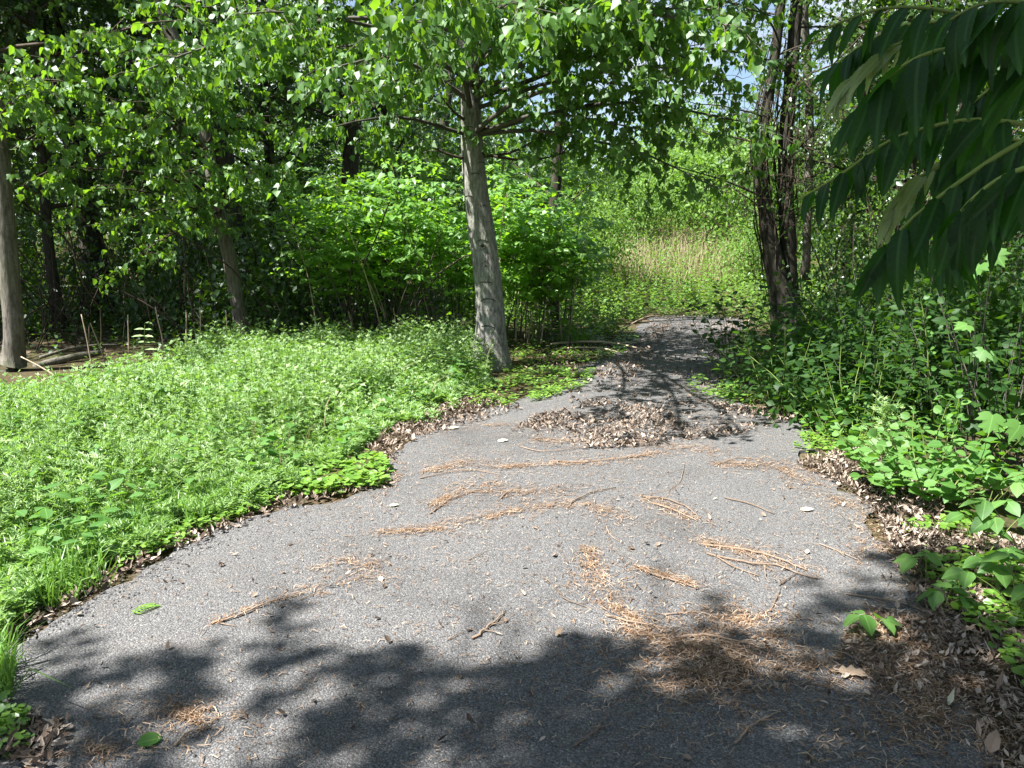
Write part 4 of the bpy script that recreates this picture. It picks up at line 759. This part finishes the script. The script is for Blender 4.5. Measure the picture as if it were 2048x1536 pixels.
# three-leaved plants along the right edge
me_t = tmpl_mesh('leaf', T_TRI, M_ROUND)
def trifoliate(px, py, H, sizes, label, n=3, mat_me=me_t):
    b = G(px, py); root = thing('three_leaved_plant', (b[0], b[1], 0), label, 'plant', 'three-leaved plants along the right edge')
    for i in range(n):
        a = i * 2.1 + U(0, 1.5); c = curve(b, [math.cos(a) * 0.5, math.sin(a) * 0.5 - 0.1, 1], H * U(0.7, 1.15), 6, 0.10, 0.06); part('stem', [tube(c, np.linspace(0.003, 0.0016, 6), 5, 0, False)], M_STEM, root); e = c[-1]; fw = unit(np.array([math.cos(a), math.sin(a), -0.15])); sd = np.cross(fw, [0, 0, 1.0])
        tips = np.array([fw, fw * 0.35 + sd, fw * 0.35 - sd]) + N_(0, 0.12, (3, 3)) + [0, 0, -0.25]; single_leaves(root, mat_me, np.array([e + fw * 0.015, e, e]), tips, np.array([0, -0.1, 1.0]) + N_(0, 0.2, (3, 3)), sizes * U(0.8, 1.15, 3), 'leaf')
for a in [(1850, 1165, 0.13, 0.10, 'bright three-leaved plant at the litter edge, nearest the stick pile', 2), (1745, 1262, 0.09, 0.085, 'small three-leaved plant standing out on the asphalt at lower right', 2), (1890, 1215, 0.10, 0.085, 'three-leaved plant in the dark litter right of the asphalt plant', 3),
          (1960, 1130, 0.26, 0.11, 'three-leaved plant crowded at the right edge beside the litter bank', 4), (2010, 1010, 0.34, 0.12, 'tall three-leaved plant right below the round-leaved shrub', 6), (2030, 1230, 0.26, 0.11, 'shaded three-leaved plant at the right edge of the picture', 4), (1965, 1035, 0.30, 0.11, 'three-leaved plant leaning over the pale leaf litter', 6),
          (1735, 905, 0.10, 0.07, 'small three-leaved plant in the pale ground cover patch', 3), (1790, 985, 0.08, 0.07, 'lone three-leaved seedling in the pale leaf litter', 2), (2040, 1110, 0.36, 0.12, 'dense three-leaved plant half out of the picture on the right', 6), (1985, 1180, 0.18, 0.10, 'three-leaved plant below the dense one at the right edge', 3), (1920, 1190, 0.07, 0.06, 'tiny three-leaved plant in the dark litter', 2)]:
    trifoliate(*a)
# ------------------------------------------------------------------ sumac close to the camera
su = thing('sumac_shrub', (1.55, 0.75, 0), 'dark sumac shrub with long drooping fronds filling the upper right corner', 'shrub')
hub = np.array([1.15, 1.15, 1.85]); part('stem', [tube(smooth_path([[1.55, 0.75, -0.05], [1.5, 0.85, 0.7], [1.32, 1.02, 1.4], hub, [1.0, 1.2, 2.2], [0.95, 1.25, 2.6]], 16), np.linspace(0.02, 0.008, 16), 8)], M_STEM, su)
part('stem', [tube(smooth_path([[1.5, 0.85, 0.7], [1.25, 0.98, 1.15], [1.0, 1.08, 1.5]], 10), np.linspace(0.013, 0.007, 10), 8)], M_STEM, su)
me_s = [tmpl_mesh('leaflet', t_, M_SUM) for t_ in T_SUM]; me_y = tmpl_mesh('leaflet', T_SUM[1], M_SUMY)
def frond(pxs, D0, D1, nl, size, young=False, name='frond', droop=0.66):
    n = len(pxs); pts = np.array([P(a, b, D0 + (D1 - D0) * i / (n - 1)) for i, (a, b) in enumerate(pxs)]); c = smooth_path(pts, 16)
    o = part(name, [tube(c, np.linspace(0.0042, 0.0016, 16), 6, 0)], M_RACH, su); base = np.array(su.location); up = np.array([0, 0, 1.0])
    for i in range(nl):
        t = 0.10 + 0.9 * i / (nl - 1); x = min(t * 15, 14.99); j = int(x); p = c[j] + (c[j + 1] - c[j]) * (x - j); ax = unit(c[j + 1] - c[j]); sd = unit(np.cross(ax, up)); s = size * (0.66 + 0.5 * math.sin(math.pi * min(1, 0.15 + 0.85 * t))) * U(0.78, 1.14)
        for sg in ((-1, 1) if i < nl - 1 else (0,)):
            tip = sd * sg * (0.55 if not young else 0.45) + ax * (0.42 if sg else 1.0) * (1.6 if young else 1) + up * (-droop if sg else -0.35) * (0.4 if young else 1) + N_(0, 0.17, 3); nr_ = up * 0.8 + sd * sg * 0.55 + ax * 0.3 + N_(0, 0.28, 3)
            M = leaf_matrix(p - base, unit(tip), nr_, s * (0.55 if young else 1)); lo = bpy.data.objects.new('leaflet', me_y if young else me_s[int(rng.integers(3))]); COL.objects.link(lo); lo.parent = o; lo.matrix_local = Matrix(M.tolist())
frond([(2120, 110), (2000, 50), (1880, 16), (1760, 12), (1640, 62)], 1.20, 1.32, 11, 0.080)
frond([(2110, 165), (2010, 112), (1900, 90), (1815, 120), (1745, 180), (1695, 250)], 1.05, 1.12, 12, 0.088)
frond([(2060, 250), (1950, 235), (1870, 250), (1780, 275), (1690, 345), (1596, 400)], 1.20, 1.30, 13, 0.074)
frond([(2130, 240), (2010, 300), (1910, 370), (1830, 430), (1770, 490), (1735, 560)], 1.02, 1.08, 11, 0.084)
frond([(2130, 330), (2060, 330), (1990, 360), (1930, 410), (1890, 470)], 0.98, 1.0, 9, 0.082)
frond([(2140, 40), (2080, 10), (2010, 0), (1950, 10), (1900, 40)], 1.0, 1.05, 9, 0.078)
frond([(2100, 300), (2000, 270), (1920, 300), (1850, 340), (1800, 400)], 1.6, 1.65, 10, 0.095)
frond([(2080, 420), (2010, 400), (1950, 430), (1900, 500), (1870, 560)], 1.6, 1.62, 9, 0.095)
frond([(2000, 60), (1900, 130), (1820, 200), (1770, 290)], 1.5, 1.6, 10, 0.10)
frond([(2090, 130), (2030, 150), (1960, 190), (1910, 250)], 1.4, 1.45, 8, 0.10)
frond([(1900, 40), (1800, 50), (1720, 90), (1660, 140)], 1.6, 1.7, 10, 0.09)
frond([(1850, 60), (1760, 110), (1700, 160), (1665, 215)], 1.32, 1.36, 10, 0.10, True)
frond([(1880, 330), (1830, 360), (1790, 410), (1770, 450)], 1.32, 1.34, 8, 0.10, True)
frond([(2000, 330), (1950, 370), (1930, 420), (1925, 460)], 1.25, 1.28, 7, 0.09, True)

# ------------------------------------------------------------------ stalks, logs, sticks
def forks(c, r):
    g_ = []; Ls = np.linalg.norm(c[-1] - c[0])
    for k in range(int(rng.integers(0, 3))):
        j = int(rng.integers(1, len(c) - 2)); ax = unit(c[j + 1] - c[j]); an = U(0.4, 0.9) * rng.choice([-1, 1]); d2 = np.array([ax[0] * math.cos(an) - ax[1] * math.sin(an), ax[0] * math.sin(an) + ax[1] * math.cos(an), 0]); q_ = curve(c[j], d2, Ls * U(0.15, 0.4), 5, 0, 0.12); q_[:, 2] = np.maximum(c[j][2] * 0.8, 0.003); g_.append(tube(q_, np.linspace(r * 0.6, r * 0.3, 5), 5, 0))
    return g_
def stick(name, px, r, label, cat='stick', group=None, mat=None, lift=0.0, fork=True):
    c = smooth_path(gp(px, r), max(8, 4 * len(px))); c[:, 2] = r * 0.9 + 0.002 + lift * np.sin(np.linspace(0, math.pi, len(c))) ; c[:, :2] += N_(0, r * 0.6, (len(c), 2))
    b = c[len(c) // 2].copy(); b[2] = 0; o = link(name, mesh(name, [tube(c, np.linspace(r, r * 0.55, len(c)) * N_(1, 0.07, len(c)), 7, 0, True, 0.10)] + forks(c, r), mat or M_STICK, b)); o.location = b.tolist(); tag(o, label, cat, group); return o
ST = [([(420, 1248), (470, 1235), (540, 1205), (605, 1187)], 7, 'long crooked brown stick on the left half of the asphalt'), ([(947, 1277), (975, 1258), (1000, 1235), (1010, 1222)], 8, 'short thick brown stick lying alone in the middle of the asphalt'),
      ([(1000, 997), (1020, 982), (1042, 975)], 7, 'short dark stub just left of the curved dark stick'), ([(1135, 1015), (1150, 1000), (1190, 983), (1232, 975)], 8, 'curved dark stick at the end of the long litter line'),
      ([(1283, 993), (1330, 997), (1375, 1015), (1400, 1038)], 8, 'upper of two pale curved sticks right of the dark stick'), ([(1305, 1006), (1345, 1020), (1395, 1042)], 7, 'lower of two pale curved sticks right of the dark stick'),
      ([(1170, 1095), (1175, 1120), (1200, 1150), (1207, 1170)], 5, 'thin pale twig standing upright in the picture above the litter trail'), ([(1105, 1168), (1125, 1198), (1155, 1210), (1178, 1206)], 5, 'small hooked twig left of the litter trail'),
      ([(1268, 1130), (1310, 1152), (1360, 1165), (1395, 1178)], 7, 'straight twig lying in litter left of the stick pile'), ([(1410, 1090), (1480, 1098), (1550, 1115), (1612, 1140)], 9, 'topmost long stick of the stick pile'),
      ([(1415, 1108), (1500, 1128), (1560, 1132), (1600, 1150), (1637, 1157)], 8, 'longest stick of the stick pile, pointing to the right edge'), ([(1430, 1112), (1470, 1137), (1517, 1152)], 6, 'lowest stick of the stick pile'),
      ([(1530, 1130), (1530, 1150), (1537, 1166)], 5, 'short twig below the middle of the stick pile'), ([(1560, 1171), (1585, 1152), (1600, 1142)], 5, 'short twig below the right end of the stick pile'), ([(1450, 996), (1500, 1008), (1548, 1028)], 7, 'lone brown stick above the stick pile'),
      ([(1640, 1088), (1690, 1110), (1718, 1120)], 5, 'thin twig between the stick pile and the leaf litter bank'), ([(1345, 1275), (1420, 1272), (1480, 1285), (1527, 1298)], 8, 'pale stick along the top of the dark litter heap'), ([(1430, 1292), (1470, 1305), (1500, 1318)], 6, 'short pale stick inside the dark litter heap'),
      ([(1690, 1188), (1800, 1205), (1862, 1228)], 5, 'thin pale twig in the shade at the lower right'), ([(1213, 1052), (1217, 1070), (1236, 1082)], 5, 'tiny curved twig below the dark curved stick'), ([(1212, 1230), (1260, 1245), (1337, 1258)], 7, 'forked pale stick at the end of the litter trail'),
      ([(840, 957), (900, 945), (950, 940), (1002, 950)], 6, 'long pale twig in the upper left litter drift'), ([(1040, 893), (1080, 905), (1140, 900), (1205, 888)], 6, 'curved pale twig below the dead leaf heap'), ([(1100, 923), (1180, 925), (1260, 915), (1333, 903)], 7, 'long straight stick in front of the dead leaf heap'),
      ([(1720, 1318), (1830, 1330), (1885, 1350), (1912, 1392)], 6, 'bent grey twig in the dark litter at lower right'), ([(1435, 928), (1480, 915), (1525, 920)], 6, 'pale twig in the litter streak at right centre'), ([(1150, 1492), (1190, 1465), (1208, 1438)], 6, 'dark curved twig in the shade at the bottom middle'),
      ([(350, 1492), (370, 1470), (412, 1455)], 6, 'dark curved twig in the shade at the bottom left'), ([(1368, 928), (1362, 965), (1330, 985), (1262, 992)], 3.5, 'hair-thin curved twig above the two pale curved sticks'), ([(860, 1027), (900, 1000), (940, 985), (967, 978)], 7, 'brown stick in the middle left litter drift'),
      ([(1470, 1487), (1510, 1445), (1557, 1425)], 6, 'reddish twig below the dark litter heap'), ([(938, 1120), (952, 1113), (966, 1106)], 4, 'tiny twig in the open centre of the asphalt'), ([(895, 1280), (912, 1272), (928, 1266)], 4, 'tiny twig left of the short thick stick'), ([(700, 1140), (740, 1128), (780, 1118)], 4, 'faint thin twig on the left centre of the asphalt'),
      ([(1545, 1215), (1556, 1190), (1562, 1175)], 4, 'small bent twig between the stick pile and the dark litter heap'), ([(600, 1200), (640, 1186), (672, 1188)], 4, 'thin twig continuing right from the long crooked stick'), ([(1330, 1230), (1400, 1224), (1440, 1238)], 5, 'pale twig above the dark litter heap')]
for pxs, r, lb in ST: stick('stick', pxs, r * 0.66 / 1000, lb, group='sticks on the asphalt', lift=0.004)
stick('fallen_branch', [(1100, 688), (1180, 690), (1240, 695), (1300, 702)], 0.018, 'pale fallen branch at the foot of the thicket, upper one', 'branch', mat=M_PALE, lift=0.06)
stick('fallen_branch', [(1110, 698), (1190, 700), (1262, 712)], 0.014, 'pale fallen branch at the foot of the thicket, lower one', 'branch', mat=M_PALE, lift=0.04)
stick('fallen_branch', [(1235, 668), (1290, 655), (1340, 640)], 0.012, 'thin bare branch leaning out over the far path from the left', 'branch', mat=M_PALE, lift=0.18)
def long_thing(name, a, b, r, label, cat, mat, sag=0.03):
    c = toward(a, b, 10, sag, 0.03); o = link(name, mesh(name, [tube(c, np.linspace(r, r * 0.7, 10), 9, 0, True, 0.06)], mat, a)); o.location = [float(t) for t in a]; tag(o, label, cat)
lg = G(60, 770); long_thing('fallen_log', P(70, 735, 9.9), P(205, 705, 10.6), 0.055, 'fallen log lying behind the weeds beside the left-edge trunk', 'log', M_BARK2)
long_thing('fallen_branch', P(80, 715, 10.2), P(240, 690, 11.2), 0.022, 'thin fallen branch resting above the fallen log', 'branch', M_BARK2, 0.05)
for (x0, y0, x1, y1, dd, lb) in ((186, 735, 165, 640, 9.8, 'taller of two leaning dead stalks behind the weeds at left'), (206, 712, 184, 655, 10.0, 'shorter of two leaning dead stalks behind the weeds at left'), (326, 690, 313, 625, 10.3, 'dead stalk behind the milkweed-like sprout'), (402, 690, 400, 625, 10.6, 'dead stalk with broken tip left of the leaning poplar'),
                                 (372, 690, 372, 630, 10.8, 'thin dead stalk between the sprout and the leaning poplar'), (455, 670, 452, 630, 11.0, 'thin dead stalk touching the leaning poplar on its left'), (98, 745, 50, 718, 9.0, 'pale dead stalk lying slanted in front of the left-edge trunk'), (258, 720, 256, 640, 10.2, 'greenish upright stalk left of the sprout')):
    a = P(x0, y0, dd); a2 = a.copy(); b = P(x1, y1, dd); a2 = a + (a - b) * ((a[2]) / max(b[2] - a[2], 0.05)) if abs(b[2] - a[2]) > 0.15 else a; a2[2] = max(a2[2], -0.02)
    b = b + (b - a2) * 0.12; long_thing('dead_stalk', a2, b, 0.009, lb, 'stalk', M_PALE, 0.01)
# sprout in the field
b = P(285, 735, 9.6); b[2] = 0.0; root = thing('leafy_sprout', b, 'single sprout with long horizontal leaves standing above the weeds at left', 'plant'); c = toward(b, P(290, 645, 9.6), 8, 0, 0.02); part('stem', [tube(c, np.linspace(0.006, 0.003, 8), 6, 0)], M_STEM, root); me_lo = tmpl_mesh('leaf', T_LONG, M_MUG)
for i, (t, sx_) in enumerate(((0.42, -1), (0.48, 1), (0.58, -1), (0.64, 1), (0.72, -1), (0.78, 1), (0.86, -1), (0.9, 1), (0.97, -1), (1.0, 1))):
    p = c[int(min(7, t * 7))]; single_leaves(root, me_lo, p[None], unit(np.array([[sx_ * 1.0, N_(0, .5), 0.15]])), np.array([[0, -0.4, 1.0]]), [0.17 * (1.15 - 0.4 * t)], 'leaf')

# ------------------------------------------------------------------ litter
def strips(p, z, Lm, wd, a=None, curl=0.3):
    n = len(p); L = Lm * U(0.4, 1.4, n); a = U(0, 6.28, n) if a is None else a + N_(0, 0.7, n); d = np.c_[np.cos(a), np.sin(a)]; o = np.c_[-d[:, 1], d[:, 0]]; w_ = wd * U(0.6, 1.3, n); bd = N_(0, curl, n) * L; h = z + U(0, 0.010, n)
    def pt(u, s, dz): return np.c_[p + d * (u * L)[:, None] + o * ((s * w_) + bd * (1 - (2 * u) ** 2))[:, None], h + dz]
    V = np.stack([pt(-0.5, -0.5, 0), pt(-0.5, 0.5, 0), pt(0 * L, 0.6, 0.004), pt(0 * L, -0.6, 0.004), pt(0.5, 0.5, U(0, .006, n)), pt(0.5, -0.5, U(0, .006, n))], 1) if False else np.stack([pt(np.full(n, -0.5), -0.5, 0), pt(np.full(n, -0.5), 0.5, 0), pt(np.zeros(n), 0.6, 0.004), pt(np.zeros(n), -0.6, 0.004), pt(np.full(n, 0.5), 0.5, 0), pt(np.full(n, 0.5), -0.5, 0)], 1)
    f = np.array([0, 3, 2, 1, 3, 5, 4, 2]); Lp = (f[None] + np.arange(n)[:, None] * 6).ravel(); luv = np.zeros((n, 6, 3)); luv[:, :, 2] = rng.random(n)[:, None]
    return grp(V, Lp, np.full(n * 2, 4), 0, False, luv.reshape(-1, 3))
def cat(gs_):
    nv = 0; V = []; L = []; S = []; A = []
    for g_ in gs_: V.append(g_[0]); L.append(g_[1] + nv); S.append(g_[2]); A.append(g_[5]); nv += len(g_[0])
    return (np.concatenate(V), np.concatenate(L), np.concatenate(S), 0, False, np.concatenate(A))
def flakes(p, z, size, hmax=0.02, tilt=0.45, rlo=0, rhi=1):
    n = len(p); a = U(0, 6.28, n); tip = np.c_[np.cos(a), np.sin(a), N_(0, tilt, n)]; nr_ = np.array([0, 0, 1.0]) + N_(0, tilt, (n, 3)); sz = size * U(0.45, 1.4, n)
    P3 = np.c_[p, np.broadcast_to(z, (n,)) + U(0.004, hmax, n)]; rn = U(rlo, rhi, n); h_ = rng.random(n) < 0.45; out_ = []
    for sel, tm in ((h_, T_DEADL), (~h_, T_DEADN)):
        g_ = leaves(tm, P3[sel], tip[sel], nr_[sel], sz[sel], 0, rn[sel]); g_[0][:, 2] = np.maximum(g_[0][:, 2], 0.003); out_.append(g_)
    return cat(out_)
T_DEADL = leaf_tmpl([(0, 0.0), (0.3, 0.30), (0.7, 0.24), (1.0, 0.0)], 0.5, -0.45); T_DEADN = leaf_tmpl([(0, 0.0), (0.45, 0.17), (1.0, 0.0)], 0.7, -0.7)
def along(px, n, wid):
    ln = gp(px)[:, :2]; d_ = np.concatenate([[0], np.cumsum(np.linalg.norm(np.diff(ln, axis=0), axis=1))]); t = rng.random(n) * d_[-1]; x = np.interp(t, d_, ln[:, 0]); y = np.interp(t, d_, ln[:, 1]); e = 0.02; x2 = np.interp(t + e, d_, ln[:, 0]); y2 = np.interp(t + e, d_, ln[:, 1])
    w_ = wid * (0.3 + 1.4 * vnoise(t, t * 0, 0.12)); return np.c_[x, y] + N_(0, 1, (n, 2)) * (w_ * (0.6 + rng.exponential(0.9, n)))[:, None], np.arctan2(y2 - y, x2 - x)
def ellp(px, py, rx, ry, n):
    c = G(px, py)[:2]; ax_ = (G(px + rx, py)[:2] - c); ay = (G(px, py - ry)[:2] - G(px, py + ry)[:2]) / 2; r = np.abs(N_(0, 0.62, n)); a = U(0, 6.28, n); r = r * (0.55 + 0.9 * vnoise(np.cos(a) * 2, np.sin(a) * 2, 0.6, px % 7)); return c + (r * np.cos(a))[:, None] * ax_ + (r * np.sin(a))[:, None] * ay
g = []; gf = []
DR = [([(760, 1065), (870, 1060), (960, 1040), (1060, 1015), (1180, 1008), (1245, 1040)], 900, 0.045), ([(850, 945), (930, 925), (1010, 935), (1075, 930)], 700, 0.07), ([(860, 1015), (930, 978), (1000, 965)], 420, 0.05), ([(1060, 880), (1200, 885), (1330, 892), (1450, 905)], 900, 0.09), ([(1285, 998), (1350, 1022), (1402, 1050)], 260, 0.05),
      ([(1400, 1085), (1500, 1105), (1620, 1150)], 420, 0.06), ([(1170, 1095), (1195, 1150), (1225, 1215), (1310, 1262)], 620, 0.05), ([(1270, 1135), (1390, 1172)], 220, 0.03), ([(1430, 930), (1580, 930), (1700, 960)], 700, 0.09), ([(1560, 935), (1640, 985), (1740, 1030), (1770, 1080), (1720, 1120)], 900, 0.09),
      ([(830, 870), (900, 855), (1000, 850), (1100, 860)], 450, 0.08), ([(620, 1140), (700, 1120), (780, 1150)], 160, 0.07), ([(420, 1250), (620, 1180), (760, 1150)], 160, 0.04), ([(1240, 1260), (1400, 1300), (1560, 1270)], 500, 0.06), ([(770, 900), (800, 950), (760, 1000)], 220, 0.05), ([(1090, 930), (1200, 925), (1330, 905)], 500, 0.06), ([(960, 985), (1060, 985), (1160, 975)], 260, 0.05)]
for px, n, wd in DR:
    p, a = along(px, n, wd); g.append(strips(p, 0.002, 0.045, 0.0028, a))
for a in ((1430, 1340, 190, 95, 2300), (370, 1430, 110, 42, 340), (1480, 1240, 160, 40, 500), (1850, 1420, 220, 140, 1100), (1620, 1330, 130, 60, 260), (200, 1500, 160, 60, 160)): g.append(strips(ellp(*a), 0.002, 0.038, 0.0028))
allp = sample_poly(np.concatenate([gp([(-200, 1536), (0, 1300), (330, 1120), (600, 1015), (790, 960), (820, 880), (1100, 800), (1500, 830), (1640, 880), (1640, 950), (1780, 1060), (1900, 1300), (2200, 1536)])]), 3600, lambda x, y: np.clip(2.2 * vnoise(x, y, 0.5, 41) - 0.5, 0.08, 1)); g.append(strips(allp, 0.002, 0.026, 0.0028))
heap = gp([(1000, 878), (1060, 835), (1180, 806), (1300, 800), (1400, 800), (1500, 815), (1600, 838), (1500, 868), (1350, 885), (1250, 898), (1130, 900)]); p = sample_poly(heap, 3600, lambda x, y: np.clip(3.0 * vnoise(x, y, 0.45, 8) - 0.85, 0.05, 1)); hb = 0.06 * sstep(0.35, 0.8, vnoise(p[:, 0], p[:, 1], 0.4, 8)) * rng.random(len(p)); gf.append(flakes(p, hb * 0.6, 0.034, 0.012, 0.3, 0, 0.75))
bankp = gp([(1590, 930), (1700, 905), (1800, 930), (1890, 990), (1880, 1080), (1850, 1150), (1780, 1110), (1750, 1030), (1680, 975)]); p = sample_poly(bankp, 3600); gf.append(flakes(p, 0.04 * vnoise(p[:, 0], p[:, 1], 0.2, 2), 0.033, 0.015, 0.4, 0.35, 1))
rp = gp([(1770, 1110), (1880, 1060), (2050, 1080), (2300, 1300), (2300, 1560), (1980, 1560), (1930, 1400), (1870, 1250)]); p = sample_poly(rp, 4200); gf.append(flakes(p, 0.0, 0.026, 0.014, 0.4, 0, 0.75)); p = sample_poly(rp, 220); gf.append(flakes(p, 0.0, 0.05, 0.015, 0.3, 0.1, 0.6)); g2 = strips(sample_poly(rp, 3000), 0.004, 0.05, 0.0035)
for poly, n, lo, hi in (([(735, 905), (760, 870), (850, 826), (940, 795), (1000, 790), (960, 825), (870, 858), (800, 895), (790, 925)], 1300, 0.1, 0.85), ([(780, 870), (880, 815), (1000, 800), (1040, 820), (930, 850), (860, 870)], 700, 0.1, 0.9), ([(1050, 800), (1150, 765), (1280, 700), (1310, 650), (1480, 640), (1500, 700), (1450, 780), (1380, 820), (1250, 815)], 2000, 0, 0.5), ([(1180, 750), (1260, 700), (1300, 650), (1340, 650), (1300, 720), (1260, 770)], 1100, 0, 0.55), ([(1440, 650), (1500, 640), (1500, 720), (1450, 790), (1400, 790)], 1100, 0, 0.55), ([(1290, 640), (1310, 632), (1490, 636), (1490, 648), (1300, 652)], 260, 0.3, 1),
                       ([(-80, 1345), (60, 1262), (330, 1112), (560, 1022), (780, 972), (770, 950), (540, 1000), (300, 1095), (0, 1260)], 900, 0.1, 0.9), ([(1440, 780), (1500, 690), (1640, 740), (1720, 850), (1620, 860)], 900, 0.1, 0.95), ([(1040, 740), (1100, 695), (1260, 690), (1170, 745), (1100, 760)], 700, 0.1, 1), ([(0, 1470), (60, 1430), (150, 1450), (100, 1536), (0, 1536)], 200, 0.1, 0.8)):
    p = sample_poly(gp(poly), n); gf.append(flakes(p, np.maximum(terr(p[:, 0], p[:, 1]), 0), 0.036, 0.02, 0.45, lo, hi))
wd_ = np.array([[-16, 10.5], [-2, 10.5], [0, 14], [-2, 22], [-16, 22]]); p = sample_poly(wd_, 4000); gf.append(flakes(p, terr(p[:, 0], p[:, 1]), 0.07, 0.03, 0.5, 0.0, 0.5))
p = sample_poly(allp[:0].tolist() or gp([(-200, 1536), (0, 1300), (330, 1120), (600, 1015), (1640, 950), (1780, 1060), (1900, 1300), (2200, 1536)]), 260); gf.append(flakes(p, 0.0, 0.028, 0.006, 0.25))
gf.append(g2)
lr = gp([(1600, 1536), (1640, 1380), (1700, 1250), (1780, 1130), (1900, 1250), (2060, 1536)]); g.append(strips(sample_poly(lr, 2200, lambda x, y: np.clip(2.4 * vnoise(x, y, 0.3, 51) - 0.7, 0.05, 1)), 0.002, 0.04, 0.003)); gf.append(flakes(sample_poly(lr, 700, lambda x, y: np.clip(2.4 * vnoise(x, y, 0.3, 51) - 0.7, 0.05, 1)), 0.0, 0.026, 0.01, 0.3, 0.1, 0.8))
gf.append(strips(sample_poly(heap, 900), 0.02, 0.05, 0.004)); gf.append(strips(sample_poly(bankp, 900), 0.015, 0.05, 0.004))
tag(link('needle_litter', mesh('needle_litter', g, M_NEEDLE)), 'orange-brown drifts of fallen catkins and needles strewn on the asphalt', 'litter', kind='stuff')
tag(link('leaf_litter', mesh('leaf_litter', gf, M_DEAD)), 'dry brown dead leaves heaped across the path and along its edges', 'litter', kind='stuff')
# loose chips on the asphalt
p = np.concatenate([allp[rng.permutation(len(allp))[:160]] + N_(0, 0.05, (160, 2)), along([(60, 1270), (200, 1200), (340, 1120), (480, 1050)], 420, 0.06)[0]]); n = len(p); oc = np.array([[1, 0, 0], [-.9, .2, 0], [0, 1, 0], [.1, -1, 0], [0, 0, .8], [0, 0, -.4]]); fc = np.array([0, 2, 4, 2, 1, 4, 1, 3, 4, 3, 0, 4]); s = 0.006 * U(0.5, 1.5, n); a = U(0, 6.28, n)
R = np.stack([np.stack([np.cos(a), -np.sin(a), 0 * a], -1), np.stack([np.sin(a), np.cos(a), 0 * a], -1), np.stack([0 * a, 0 * a, 0 * a + 1], -1)], 1); V = np.c_[p, np.full(n, 0.003)][:, None] + s[:, None, None] * np.einsum('nij,kj->nki', R, oc * N_(1, .15, (6, 1))); luv = np.zeros((n, 6, 3)); luv[:, :, 2] = rng.random(n)[:, None]
tag(link('stone_chips', mesh('stone_chips', [grp(V, (fc[None] + np.arange(n)[:, None] * 6).ravel(), np.full(n * 4, 3), 0, False, luv.reshape(-1, 3))], M_STONE)), 'loose stone chips scattered on the asphalt', 'gravel', kind='stuff')
# single fallen leaves
def fallen(px, py, size, ang, tm, mat, label, name='fallen_leaf'):
    b = G(px, py); o = link(name, tmpl_mesh(name, tm, mat)); M = leaf_matrix(np.array([b[0], b[1], 0.008]), np.array([math.cos(ang), math.sin(ang), 0.12]), np.array([0.1, -0.15, 1.0]), size); o.matrix_world = Matrix(M.tolist()); tag(o, label, 'leaf', 'fallen leaves on the asphalt')
T_FLAT = leaf_tmpl([(0, 0.0), (0.15, 0.2), (0.45, 0.3), (0.75, 0.2), (1, 0)], 0.08, 0.05)
M_TAN = twig_mat('tan_leaf', (0.34, 0.25, 0.17), (0.45, 0.35, 0.26)); M_PALEL = twig_mat('pale_leaf', (0.38, 0.38, 0.27), (0.48, 0.46, 0.36))
_oak = [(0, 0.02), (0.1, 0.10), (0.2, 0.07), (0.32, 0.22), (0.42, 0.12), (0.55, 0.27), (0.66, 0.14), (0.78, 0.2), (0.9, 0.1), (1, 0)]
fallen(1662, 1345, 0.125, -0.35, leaf_tmpl(_oak, 0.35, 0.1), M_TAN, 'tan lobed dead leaf lying in a shadow at lower right'); fallen(995, 884, 0.085, 0.2, T_FLAT, M_PALEL, 'pale leaf on the asphalt left of the dead leaf heap'); fallen(895, 858, 0.10, 0.1, T_FLAT, M_PALEL, 'pale greenish leaf near the shaded left edge of the asphalt')
fallen(778, 1014, 0.06, 0.3, T_FLAT, M_PALEL, 'small white leaf at the left of the litter drifts'); fallen(1600, 1022, 0.08, 0.0, T_FLAT, M_TAN, 'tan dead leaf on the sunny asphalt at right centre'); fallen(1895, 1418, 0.06, 0.9, T_DEADN, M_PALEL, 'pale curled leaf in the dark litter at the right'); fallen(275, 1492, 0.07, 0.4, T_ROUND, M_ROUND, 'green leaf lying in the shade at the bottom left'); fallen(1110, 1275, 0.045, 0.6, T_DEADL, M_TAN, 'small bark flake in the middle of the asphalt')
b = G(262, 1232); root = thing('fallen_frond', (b[0], b[1], 0), 'small green feather-shaped leaf lying on the left of the asphalt', 'leaf'); e = G(308, 1213); ln = np.linspace(0, 1, 9)[:, None]; c = b + (e - b) * ln; c[:, 2] = 0.006 + 0.012 * np.sin(ln[:, 0] * 3.1); part('stalk', [tube(c, 0.0012, 5, 0)], M_RACH, root); me_f = tmpl_mesh('leaflet', T_LONG, M_IVY); ax = unit(e - b); sd = np.array([-ax[1], ax[0], 0])
for i in range(1, 9):
    for sg in (-1, 1): single_leaves(root, me_f, c[i][None], unit((sd * sg + ax * 0.5 + [0, 0, 0.1])[None]), np.array([[0, 0, 1.0]]), [0.035], 'leaflet')
